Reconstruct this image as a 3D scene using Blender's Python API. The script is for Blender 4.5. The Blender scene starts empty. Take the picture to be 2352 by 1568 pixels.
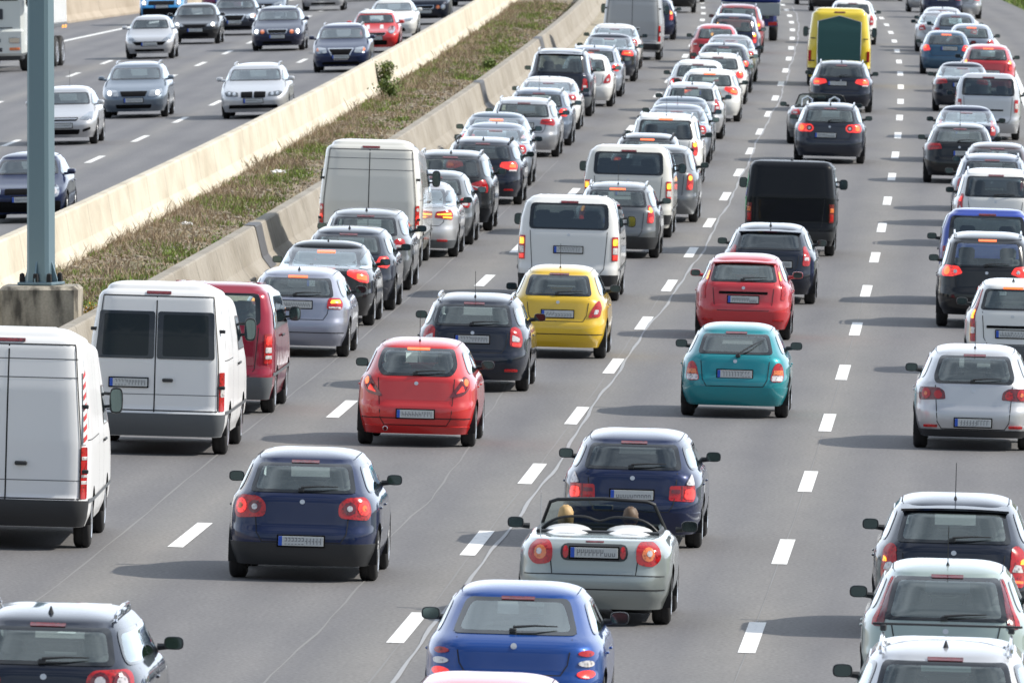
import bpy, bmesh, math, random
import numpy as np
from mathutils import Vector, Matrix
R = math.radians
rnd = random.Random(7)
sc = bpy.context.scene
# ------------------------------------------------------------------ camera
F_D, CAM_H, HORIZ = 30334.4, 9.1507, -479.75        # focal length (2352 px wide frame), height, horizon row
PITCH = math.atan((784 - HORIZ) / F_D)
cd = bpy.data.cameras.new('camera'); cam = bpy.data.objects.new('camera', cd)
sc.collection.objects.link(cam); sc.camera = cam
cd.sensor_width = 36; cd.lens = F_D / 2352 * 36
cd.clip_start = 1; cd.clip_end = 8000
cam.location = (0, 0, CAM_H); cam.rotation_euler = (math.pi / 2 - PITCH, 0, 0)
cd.dof.use_dof = True; cd.dof.focus_distance = 172; cd.dof.aperture_fstop = 13.0
# ------------------------------------------------------------------ light
SUN_EL, SUN_AZ = R(38.5), R(86.5)                    # azimuth clockwise from the view direction
w = bpy.data.worlds.new('World'); sc.world = w; w.use_nodes = True
nt = w.node_tree; bg = nt.nodes['Background']
sky = nt.nodes.new('ShaderNodeTexSky'); sky.sky_type = 'NISHITA'; sky.sun_disc = False
sky.sun_elevation = SUN_EL; sky.sun_rotation = SUN_AZ; sky.air_density = 1.0; sky.dust_density = .6; sky.ozone_density = 1.0
# broken white cloud over the blue
tcw = nt.nodes.new('ShaderNodeTexCoord'); mpw = nt.nodes.new('ShaderNodeMapping'); mpw.inputs['Scale'].default_value = (1, 1, 2.6); nzw = nt.nodes.new('ShaderNodeTexNoise')
nzw.inputs['Scale'].default_value = 2.3; nzw.inputs['Detail'].default_value = 7; nzw.inputs['Roughness'].default_value = .58
rpw = nt.nodes.new('ShaderNodeValToRGB'); rpw.color_ramp.elements[0].position = .43; rpw.color_ramp.elements[1].position = .62; rpw.color_ramp.elements[0].color = (.12, .12, .12, 1); rpw.color_ramp.elements[1].color = (.85, .85, .85, 1)
mxw = nt.nodes.new('ShaderNodeMix'); mxw.data_type = 'RGBA'; mxw.inputs[7].default_value = (8.3, 9.1, 10.2, 1)
nt.links.new(tcw.outputs['Generated'], mpw.inputs[0]); nt.links.new(mpw.outputs[0], nzw.inputs['Vector']); nt.links.new(nzw.outputs[0], rpw.inputs[0])
nt.links.new(rpw.outputs[0], mxw.inputs[0]); nt.links.new(sky.outputs[0], mxw.inputs[6]); # unseen bright cloud bank added ahead to whiten the car roofs
spw = nt.nodes.new('ShaderNodeSeparateXYZ'); mr1 = nt.nodes.new('ShaderNodeMapRange'); mr1.inputs[1].default_value = .0; mr1.inputs[2].default_value = .8
mr2 = nt.nodes.new('ShaderNodeMapRange'); mr2.inputs[1].default_value = .25; mr2.inputs[2].default_value = .95; mr2.inputs[3].default_value = .95; mr2.inputs[4].default_value = 0
mmw = nt.nodes.new('ShaderNodeMath'); mmw.operation = 'MULTIPLY'; mx2 = nt.nodes.new('ShaderNodeMix'); mx2.data_type = 'RGBA'; mx2.inputs[7].default_value = (12.6, 14.0, 16.0, 1)
nt.links.new(tcw.outputs['Generated'], spw.inputs[0]); nt.links.new(spw.outputs[1], mr1.inputs[0]); nt.links.new(spw.outputs[2], mr2.inputs[0]); nt.links.new(mr1.outputs[0], mmw.inputs[0]); nt.links.new(mr2.outputs[0], mmw.inputs[1])
nt.links.new(mmw.outputs[0], mx2.inputs[0]); nt.links.new(mxw.outputs[2], mx2.inputs[6]); nt.links.new(mx2.outputs[2], bg.inputs[0]); bg.inputs[1].default_value = 0.09
sl = bpy.data.lights.new('sun', 'SUN'); so = bpy.data.objects.new('sun', sl); sc.collection.objects.link(so)
sl.energy = 4.2; sl.angle = R(0.53); sl.color = (1.0, 0.94, 0.84)
sv = Vector((math.cos(SUN_EL) * math.sin(SUN_AZ), math.cos(SUN_EL) * math.cos(SUN_AZ), math.sin(SUN_EL)))
so.rotation_euler = sv.to_track_quat('Z', 'Y').to_euler()
sc.view_settings.view_transform = 'Standard'; sc.view_settings.look = 'None'
sc.view_settings.exposure = 0.30; sc.view_settings.gamma = 1
sc.cycles.max_bounces = 8; sc.cycles.transparent_max_bounces = 12
sc.cycles.sample_clamp_indirect = 6
# ------------------------------------------------------------------ road geometry
A = [4.7436, 7.0104, -0.7701, -0.2179, -0.1028, -0.0451]
B2, B3, XF = 0.4641, -0.4614, 0.0261
def cl(Y):
    """lane line curve: X, heading, height, slope at distance Y"""
    u = (Y - 300) / 200; uc = min(max(u, -1.0), 1.3)
    X = sum(A[k] * uc ** k for k in range(6)); d = sum(k * A[k] * uc ** (k - 1) for k in range(1, 6))
    E = B2 * (uc * uc - .5) + B3 * (uc ** 3 - .6 * uc); dE = 2 * B2 * uc + B3 * (3 * uc * uc - .6)
    return X + d * (u - uc), math.atan(d / 200), E + dE * (u - uc), dE / 200
G_MAIN = lambda t: -XF * t
G_OPP = lambda t: .30 + .02 * (t + 15.8)
G_MED = lambda t: .42 + .10 * math.sin((t + 11.5) / 3.3 * math.pi)
def P(Y, t, g, z=0.0):
    X, th, E, _ = cl(Y)
    return Vector((X + t * math.cos(th), Y - t * math.sin(th), E + g(t) + z))
def find(px, py, g, hh=0.0):
    """where the line of sight of the survey photograph meets the surface g raised by hh: station and offset"""
    a = (px - 1176) / F_D; b = (784 - py) / F_D
    d = (a, math.cos(PITCH) + b * math.sin(PITCH), -math.sin(PITCH) + b * math.cos(PITCH))
    Y = 200.
    for i in range(60):
        X, th, E, _ = cl(Y); t = (d[0] * Y / d[1] - X) / math.cos(th)
        Y = .5 * Y + .5 * ((E + g(t) + hh - CAM_H) / d[2] * d[1])
    X, th, E, _ = cl(Y)
    return Y, (d[0] * Y / d[1] - X) / math.cos(th)
# ------------------------------------------------------------------ materials
MATS = {}
def mat(name, col=(.5, .5, .5), rough=.5, metal=0, coat=0, emit=None, es=1, spec=.5):
    if name in MATS: return MATS[name]
    m = bpy.data.materials.new(name); m.use_nodes = True; b = m.node_tree.nodes['Principled BSDF']
    b.inputs['Base Color'].default_value = (*col, 1); b.inputs['Roughness'].default_value = rough
    b.inputs['Metallic'].default_value = metal; b.inputs['Coat Weight'].default_value = coat
    b.inputs['Coat Roughness'].default_value = .04; b.inputs['Specular IOR Level'].default_value = spec
    if emit: b.inputs['Emission Color'].default_value = (*emit, 1); b.inputs['Emission Strength'].default_value = es
    MATS[name] = m; return m
def N(m, t, **k):
    n = m.node_tree.nodes.new(t)
    for a, v in k.items(): setattr(n, a, v)
    return n
def noise(m, scale, detail=4, coord=None, sc3=None):
    n = N(m, 'ShaderNodeTexNoise'); n.inputs['Scale'].default_value = scale; n.inputs['Detail'].default_value = detail
    if coord is not None:
        if sc3:
            mp = N(m, 'ShaderNodeMapping'); mp.inputs['Scale'].default_value = sc3
            m.node_tree.links.new(coord, mp.inputs[0]); coord = mp.outputs[0]
        m.node_tree.links.new(coord, n.inputs['Vector'])
    return n
def ramp(m, fac, stops):
    r = N(m, 'ShaderNodeValToRGB'); e = r.color_ramp.elements
    while len(e) < len(stops): e.new(.5)
    for x, (p, c) in zip(e, stops): x.position = p; x.color = (*c, 1)
    m.node_tree.links.new(fac, r.inputs[0]); return r
def mixc(m, mode, fac, a, b):
    x = N(m, 'ShaderNodeMix', data_type='RGBA', blend_type=mode)
    for s, v in ((0, fac), (6, a), (7, b)):
        if hasattr(v, 'is_linked'): m.node_tree.links.new(v, x.inputs[s])
        else: x.inputs[s].default_value = v if s == 0 else (*v, 1)
    return x.outputs[2]
def paint(key, col, metal=.35):
    """car paint: flaked base under clear coat, thin road dust low on the body"""
    k = 'paint_' + key
    if k in MATS: return MATS[k]
    m = mat(k, col, .38, metal, .3 if key.startswith('van') else 1.0, None, 1, .5 if max(col) > .3 else .12); L = m.node_tree.links; b = m.node_tree.nodes['Principled BSDF']
    tc = N(m, 'ShaderNodeTexCoord'); sep = N(m, 'ShaderNodeSeparateXYZ'); L.new(tc.outputs['Object'], sep.inputs[0])
    nz = noise(m, 2.2, 5, tc.outputs['Object'])
    add = N(m, 'ShaderNodeMath', operation='MULTIPLY_ADD'); L.new(nz.outputs[0], add.inputs[0]); add.inputs[1].default_value = .5; L.new(sep.outputs[2], add.inputs[2])
    r = ramp(m, add.outputs[0], [(.30, (.11, .11, .11)), (.80, (.004, .004, .004))])
    c = mixc(m, 'MIX', r.outputs[0], col, (.10, .095, .09)); L.new(c, b.inputs['Base Color'])
    r2 = ramp(m, add.outputs[0], [(.3, (.14, .14, .14)), (.9, (.04, .04, .04))]); L.new(r2.outputs[0], b.inputs['Coat Roughness'])
    # faint waviness of pressed panels in the clear coat
    nw = noise(m, 3.0, 1, tc.outputs['Object']); bp = N(m, 'ShaderNodeBump'); bp.inputs['Strength'].default_value = .05; bp.inputs['Distance'].default_value = .05
    L.new(nw.outputs[0], bp.inputs['Height']); L.new(bp.outputs[0], b.inputs['Coat Normal'])
    return m
def glassm(name, tint, gl=1.0, film=.045):
    if name in MATS: return MATS[name]
    m = bpy.data.materials.new(name); m.use_nodes = True; t = m.node_tree; t.nodes.remove(t.nodes['Principled BSDF'])
    o = t.nodes['Material Output']; tr = N(m, 'ShaderNodeBsdfTransparent'); tr.inputs[0].default_value = (*tint, 1)
    g = N(m, 'ShaderNodeBsdfGlossy'); g.inputs['Roughness'].default_value = .02; g.inputs[0].default_value = (.9, .97, 1, 1)
    fr = N(m, 'ShaderNodeFresnel'); ge = N(m, 'ShaderNodeNewGeometry'); io = N(m, 'ShaderNodeMapRange'); io.inputs[3].default_value = 1.52; io.inputs[4].default_value = 1 / 1.52
    t.links.new(ge.outputs['Backfacing'], io.inputs[0]); t.links.new(io.outputs[0], fr.inputs[0])
    df = N(m, 'ShaderNodeBsdfDiffuse'); df.inputs[0].default_value = (.40, .47, .45, 1); md = N(m, 'ShaderNodeMixShader'); md.inputs[0].default_value = film
    ma = N(m, 'ShaderNodeMath', operation='MULTIPLY_ADD'); ma.inputs[1].default_value = 2.0 * gl; ma.inputs[2].default_value = .03; ma.use_clamp = True
    mx = N(m, 'ShaderNodeMixShader'); L = t.links
    L.new(fr.outputs[0], ma.inputs[0]); L.new(ma.outputs[0], mx.inputs[0]); L.new(tr.outputs[0], md.inputs[1]); L.new(df.outputs[0], md.inputs[2]); L.new(md.outputs[0], mx.inputs[1]); L.new(g.outputs[0], mx.inputs[2]); L.new(mx.outputs[0], o.inputs[0])
    MATS[name] = m; return m
M_GLASS = glassm('glass', (.80, .89, .86)); GLV = [glassm('glass_clean', (.84, .92, .88), 1, .07), glassm('glass_dusty', (.80, .90, .87), 1, .11), glassm('glass_hazed', (.78, .88, .85), 1, .15)]; M_VGL = mat('van_door_glass', (.010, .015, .016), .08, 0, 0, None, 1, .35); M_PRIV = glassm('glass_dark', (.22, .25, .25), 1.0, .03); M_FRIT = mat('frit', (.012, .014, .016), .12, 0, .6)
M_BLK = mat('black_plastic', (.028, .03, .033), .5); M_GREYP = mat('grey_plastic', (.10, .11, .12), .55)
M_RUB = mat('rubber', (.018, .018, .019), .75); M_RIM = mat('rim_alloy', (.55, .56, .58), .3, .85); M_UND = mat('underbody', (.01, .01, .011), .8)
M_INT = mat('interior', (.15, .155, .155), .8); M_SEAT = mat('seat_cloth', (.06, .063, .07), .85); M_WS = glassm('windscreen_glass', (.45, .52, .52)); M_CHR = mat('chrome', (.75, .76, .78), .12, 1)
M_RED = mat('lamp_red', (.34, .006, .008), .16, 0, .6, (.9, .02, .02), .02); M_REDL = mat('lamp_red_lit', (.6, .02, .02), .2, 0, 1, (1, .04, .02), .55)
M_REDX = mat('lamp_red_core', (.6, .05, .02), .2, 0, 1, (1, .17, .03), 1.5); M_DRED = mat('lamp_dark_red', (.12, .006, .01), .15, 0, 1)
M_AMB = mat('lamp_amber', (.65, .16, .04), .15, 0, 1); M_AMBL = mat('lamp_amber_lit', (.8, .3, .03), .2, 0, 1, (1, .36, .02), 1.5)
M_WHT = mat('lamp_clear', (.55, .52, .52), .12, .2, 1); M_HL = mat('headlamp_lit', (.9, .9, .9), .2, 0, 1, (1, .93, .8), 6.0)
M_HLG = mat('headlamp_clear', (.42, .45, .48), .08, .75, 1); M_SMK = mat('lamp_smoke', (.09, .10, .11), .1, .3, 1)
M_PLT = mat('plate_white', (.52, .54, .54), .45); M_PBL = mat('plate_blue', (.02, .09, .5), .4); M_GLY = mat('plate_ink', (.15, .155, .165), .5)
M_SEAM = mat('panel_gap', (.012, .012, .014), .7); M_MIR = mat('mirror_glass', (.13, .18, .18), .04, .9); M_WHP = mat('white_plain', (.75, .76, .76), .35, 0, .5)
def facets(m, em):
    # moulded prisms inside the lens: cells of lighter and darker plastic
    tc = N(m, 'ShaderNodeTexCoord'); vo = N(m, 'ShaderNodeTexVoronoi'); vo.inputs['Scale'].default_value = 26; nz = noise(m, 7, 2, tc.outputs['Object']); L = m.node_tree.links; b = m.node_tree.nodes['Principled BSDF']
    L.new(tc.outputs['Object'], vo.inputs['Vector']); add = N(m, 'ShaderNodeMath', operation='ADD'); L.new(vo.outputs['Distance'], add.inputs[0]); L.new(nz.outputs[0], add.inputs[1])
    r = ramp(m, add.outputs[0], [(.5, (.35, .35, .35)), (1.1, (1.25, 1.25, 1.25))]); c = tuple(b.inputs['Base Color'].default_value)[:3]
    L.new(mixc(m, 'MULTIPLY', 1.0, c, r.outputs[0]), b.inputs['Base Color'])
    if em: e = tuple(b.inputs['Emission Color'].default_value)[:3]; L.new(mixc(m, 'MULTIPLY', 1.0, e, r.outputs[0]), b.inputs['Emission Color'])
for m_, e_ in ((M_RED, 1), (M_REDL, 1), (M_AMB, 0), (M_AMBL, 1), (M_WHT, 0), (M_DRED, 0)): facets(m_, e_)
M_GRL = mat('grille_black', (.006, .006, .007), .7, 0, 0, None, 1, .1)
# ------------------------------------------------------------------ objects
COL = sc.collection
def tag(o, label=None, cat=None, group=None, kind=None):
    for k, v in (('label', label), ('category', cat), ('group', group), ('kind', kind)):
        if v: o[k] = v
    return o
def empty(name, label, cat, group=None):
    o = bpy.data.objects.new(name, None); COL.objects.link(o); o.empty_display_size = .3
    return tag(o, label, cat, group)
def link(name, me, parent=None, m0=None):
    o = bpy.data.objects.new(name, me); COL.objects.link(o)
    if parent: o.parent = parent
    if m0: o.material_slots[0].link = 'OBJECT'; o.material_slots[0].material = m0
    return o
WARP = None
class MB:
    def __init__(s): s.v = []; s.f = []; s.m = []; s.mats = []
    def mi(s, m):
        if m not in s.mats: s.mats.append(m)
        return s.mats.index(m)
    def add(s, vs, fs, m):
        k = len(s.v); s.v.extend([tuple(v) for v in vs]); i = s.mi(m)
        s.f.extend([tuple(a + k for a in f) for f in fs]); s.m.extend([i] * len(fs)); return k
    def box(s, c, d, m, b=0.0, rot=None, taper=1.0):
        """box with chamfered edges; taper shrinks the top"""
        hx, hy, hz = d[0] / 2, d[1] / 2, d[2] / 2; b = min(b, hx * .98, hy * .98, hz * .98); vs = []; fs = []
        if b <= 0:
            vs = [(x * hx * (taper if z > 0 else 1), y * hy * (taper if z > 0 else 1), z * hz) for z in (-1, 1) for x, y in ((-1, -1), (1, -1), (1, 1), (-1, 1))]
            fs = [(3, 2, 1, 0), (4, 5, 6, 7)] + [(i, (i + 1) % 4, (i + 1) % 4 + 4, i + 4) for i in range(4)]
        else:
            def ringp(ix, iy, z, c2):
                k = (taper if z > 0 else 1)
                o = []
                for sx, sy, first in ((-1, -1, 0), (1, -1, 1), (1, 1, 0), (-1, 1, 1)):
                    p = [(sx * (ix), sy * (iy - c2)), (sx * (ix - c2), sy * iy)]
                    if first: p.reverse()
                    o += [(x * k, y * k, z) for x, y in p]
                return o
            rs = [ringp(hx - b, hy - b, -hz, b * .4), ringp(hx, hy, -hz + b, b), ringp(hx, hy, hz - b, b), ringp(hx - b, hy - b, hz, b * .4)]
            for r_ in rs: vs += r_
            for i in range(3):
                for j in range(8): a = i * 8 + j; q = i * 8 + (j + 1) % 8; fs.append((a, q, q + 8, a + 8))
            fs += [tuple(range(7, -1, -1)), tuple(range(24, 32))]
        M = Matrix.Translation(c) @ (rot.to_4x4() if rot else Matrix())
        s.add([M @ Vector(v) for v in vs], fs, m)
    def tube(s, pts, r, m, n=6, caps=True):
        pts = [Vector(p) for p in pts]; rs = r if isinstance(r, (list, tuple)) else [r] * len(pts); vs = []; fs = []
        for i, p in enumerate(pts):
            d = (pts[min(i + 1, len(pts) - 1)] - pts[max(i - 1, 0)]).normalized()
            a = d.orthogonal().normalized() if i == 0 else (a - d * a.dot(d)).normalized()
            bb = d.cross(a)
            for j in range(n):
                t = 2 * math.pi * j / n; vs.append(p + (a * math.cos(t) + bb * math.sin(t)) * rs[i])
        for i in range(len(pts) - 1):
            for j in range(n): fs.append((i * n + j, i * n + (j + 1) % n, (i + 1) * n + (j + 1) % n, (i + 1) * n + j))
        if caps: fs += [tuple(range(n - 1, -1, -1)), tuple(range((len(pts) - 1) * n, len(pts) * n))]
        s.add(vs, fs, m)
    def lathe(s, prof, m, n=24, axis='X', c=(0, 0, 0)):
        """prof: list of (along axis, radius)"""
        vs = []; fs = []
        for h_, r_ in prof:
            for j in range(n):
                t = 2 * math.pi * j / n; a, b = r_ * math.cos(t), r_ * math.sin(t)
                vs.append((c[0] + h_, c[1] + a, c[2] + b) if axis == 'X' else (c[0] + a, c[1] + h_, c[2] + b) if axis == 'Y' else (c[0] + a, c[1] + b, c[2] + h_))
        for i in range(len(prof) - 1):
            for j in range(n): fs.append((i * n + j, i * n + (j + 1) % n, (i + 1) * n + (j + 1) % n, (i + 1) * n + j))
        s.add(vs, fs, m)
    def mesh(s, name, smooth=True, ang=38, first=None):
        if WARP:                                            # van roofs fall slightly towards the front
            b_, ze_, y0, k_ = WARP; s.v = [(x, y, z - k_ * max(0, y - y0) * min(max((z - b_) / (ze_ - b_), 0), 1.1)) for x, y, z in s.v]
        me = bpy.data.meshes.new(name); me.from_pydata(s.v, [], s.f)
        for m in s.mats: me.materials.append(m)
        me.polygons.foreach_set('material_index', s.m)
        if smooth:
            me.polygons.foreach_set('use_smooth', [True] * len(s.f)); me.set_sharp_from_angle(angle=R(ang))
        me.update(); return me
# ------------------------------------------------------------------ vehicle bodies
def interp(tab, z): return np.interp(z, [a for a, _ in tab], [b for _, b in tab])
class Shape:
    """a body as plan outlines stacked in height: rear, front and side limits at every height"""
    def __init__(s, q):
        s.q = q; s.L, s.W, s.H = q['L'], q['W'], q['H']; s.ze = q['ze']; z = s.z = np.arange(q['gc'], s.ze + .0101, .01)
        def sm(a, k=5):
            p = np.pad(a, k, mode='edge'); ker = np.hanning(2 * k + 3)[1:-1]; ker /= ker.sum(); return np.convolve(p, ker, 'valid')
        ks = q.get('smooth', 4)
        s.ar = s.L / 2 - sm(interp(q['rear'], z), ks); s.af = s.L / 2 - sm(interp(q['front'], z), ks); s.w = sm(interp(q['width'], z), ks)
        s.n = sm(interp(q['n'], z), 8); s.cache = {}
    def at(s, z): return [float(np.interp(z, s.z, a)) for a in (s.ar, s.af, s.w, s.n)]
    def table(s, side, z):
        k = (side, round(z, 3))
        if k in s.cache: return s.cache[k]
        ar, af, w, n = s.at(z); a = ar if side == 'r' else af
        th = np.linspace(0, 1, 60) ** 2.2; th = np.concatenate([th * math.pi / 4, (math.pi / 2 - th[::-1] * math.pi / 4)[1:]])
        X = w * np.sin(th) ** (2 / n); Y = a * np.cos(th) ** (2 / n)
        f = np.linspace(0, 1, 14)[1:-1] * X[1]; yy = a * (1 - (f / w) ** n) ** (1 / n)
        X = np.concatenate([[0], f, X[1:]]); Y = np.concatenate([[a], yy, Y[1:]])
        U = np.concatenate([[0], np.cumsum(np.hypot(np.diff(X), np.diff(Y)))])
        s.cache[k] = (U, X, Y); return s.cache[k]
    def pt(s, ch, u, z):
        """chart point: 'r' and 'f': u along the outline from the middle of the rear or front; 's': u = length position, right side"""
        z = min(z, s.ze)
        if ch == 's' or ch == 'S':
            ar, af, w, n = s.at(z); a = ar if u < 0 else af
            x = w * max(1 - min(abs(u) / a, .9999) ** n, 1e-6) ** (1 / n)
            return np.array([x if ch == 's' else -x, u, z])
        U, X, Y = s.table(ch, z); x = np.interp(abs(u), U, X); y = np.interp(abs(u), U, Y)
        return np.array([math.copysign(x, u), -y if ch == 'r' else y, z])
    def nrm(s, ch, u, z):
        e = .012; z = min(z, s.ze - e)
        a = s.pt(ch, u + e, z) - s.pt(ch, u - e, z); b = s.pt(ch, u, z + e) - s.pt(ch, u, z - e)
        n = np.cross(a, b); n /= np.linalg.norm(n) + 1e-9
        p = s.pt(ch, u, z)
        if n[0] * p[0] / s.W ** 2 + n[1] * p[1] / s.L ** 2 < 0: n = -n
        return n
    def off(s, ch, u, z, d): return s.pt(ch, u, z) + s.nrm(ch, u, z) * d
def rpoly(p, r, step=.07):
    """rounded, evenly divided outline"""
    out = []; n = len(p); p = [np.array(a, float) for a in p]
    for i in range(n):
        a, b, c = p[i - 1], p[i], p[(i + 1) % n]; la, lc = np.linalg.norm(a - b), np.linalg.norm(c - b); q = min(r, la * .45, lc * .45)
        s0 = b + (a - b) / la * q; s1 = b + (c - b) / lc * q
        if out:
            d = np.linalg.norm(s0 - out[-1]); k = int(d / step)
            base = out[-1]; out += [base + (s0 - base) * (j + 1) / (k + 1) for j in range(k)]
        for t in (0, .33, .67, 1): out.append((1 - t) ** 2 * s0 + 2 * t * (1 - t) * b + t * t * s1)
    d = np.linalg.norm(out[0] - out[-1]); k = int(d / step); base = out[-1]
    out += [base + (out[0] - base) * (j + 1) / (k + 1) for j in range(k)]
    return out
def mirrored(p): return [(-a, b) for a, b in p][::-1]
def patch(mb, S, ch, poly, m, off=.006, r=.03, edge=None, nr=5, inset=(.08, .04), skirt=True):
    """panel laid on the body: poly in chart coordinates; edge = material of its border band"""
    b = rpoly(poly, r); c = sum(b) / len(b); hx = max(abs(q[0] - c[0]) for q in b); hz = max(abs(q[1] - c[1]) for q in b)
    rings = []
    if edge: fx, fz = max(1 - inset[0] / hx, .3), max(1 - inset[1] / hz, .3)
    else: fx = fz = 1
    rings.append([c + (q - c) for q in b])
    if edge: rings.append([c + (q - c) * (fx, fz) for q in b])
    for k in range(1, nr): f = 1 - k / nr; rings.append([c + (q - c) * (fx * f, fz * f) for q in b])
    n = len(b); vs = []; nf0 = len(mb.f)
    if skirt: vs += [S.off(ch, q[0], q[1], -.004) for q in rings[0]]
    for rr in rings: vs += [S.off(ch, q[0], q[1], off) for q in rr]
    vs.append(S.off(ch, c[0], c[1], off)); nR = len(rings) + (1 if skirt else 0)
    for i in range(nR - 1):
        fs = [(i * n + j, i * n + (j + 1) % n, (i + 1) * n + (j + 1) % n, (i + 1) * n + j) for j in range(n)]
        isedge = edge and i < (2 if skirt else 1)
        if i == 0: base = mb.add(vs, [], m)
        mb.f.extend([tuple(a + base for a in f) for f in fs]); mb.m.extend([mb.mi(edge if isedge else m)] * n)
    mb.f.extend([((nR - 1) * n + j + base, (nR - 1) * n + (j + 1) % n + base, nR * n + base) for j in range(n)]); mb.m.extend([mb.mi(m)] * n)
    if ch in ('f', 'S'): mb.f[nf0:] = [q[::-1] for q in mb.f[nf0:]]
def band(mb, S, ch, u0, u1, z0, z1, m, off=.012, nu=24, nz=3, lip=True):
    """strip wrapped round the body, z0/z1 may be functions of u; edges turned in"""
    f0 = z0 if callable(z0) else (lambda u: z0); f1 = z1 if callable(z1) else (lambda u: z1); vs = []; rows = nz + 3
    for j in range(rows):
        for i in range(nu + 1):
            u = u0 + (u1 - u0) * i / nu; t = min(max((j - 1) / nz, 0), 1); z = f0(u) + (f1(u) - f0(u)) * t
            d = -.006 if j in (0, rows - 1) else off
            vs.append(S.off(ch, u, z, d))
    mb.add(vs, [(j * (nu + 1) + i, j * (nu + 1) + i + 1, (j + 1) * (nu + 1) + i + 1, (j + 1) * (nu + 1) + i) for j in range(rows - 1) for i in range(nu)], m)
def ribbon(mb, S, ch, line, wd, m, off=.0035, step=.08):
    pts = []
    for a, b in zip(line, line[1:]):
        k = max(1, int(math.hypot(b[0] - a[0], b[1] - a[1]) / step))
        pts += [(a[0] + (b[0] - a[0]) * i / k, a[1] + (b[1] - a[1]) * i / k) for i in range(k)]
    pts.append(line[-1]); vs = []
    for i, p in enumerate(pts):
        a, b = pts[max(i - 1, 0)], pts[min(i + 1, len(pts) - 1)]; d = (b[0] - a[0], b[1] - a[1]); l = math.hypot(*d) + 1e-9
        nx, nz = -d[1] / l * wd / 2, d[0] / l * wd / 2
        vs += [S.off(ch, p[0] + nx, p[1] + nz, off), S.off(ch, p[0] - nx, p[1] - nz, off)]
    mb.add(vs, [(2 * i, 2 * i + 1, 2 * i + 3, 2 * i + 2) for i in range(len(pts) - 1)], m)
def inpoly(x, y, p):
    c = False; j = len(p) - 1
    for i in range(len(p)):
        if (p[i][1] > y) != (p[j][1] > y) and x < (p[j][0] - p[i][0]) * (y - p[i][1]) / (p[j][1] - p[i][1]) + p[i][0]: c = not c
        j = i
    return c
def shrink(p, ix, iz):
    c = np.mean(np.array(p), 0); hx = max(abs(q[0] - c[0]) for q in p); hz = max(abs(q[1] - c[1]) for q in p)
    return [(c[0] + (q[0] - c[0]) * (1 - ix / hx), c[1] + (q[1] - c[1]) * (1 - iz / hz)) for q in p]
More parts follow.
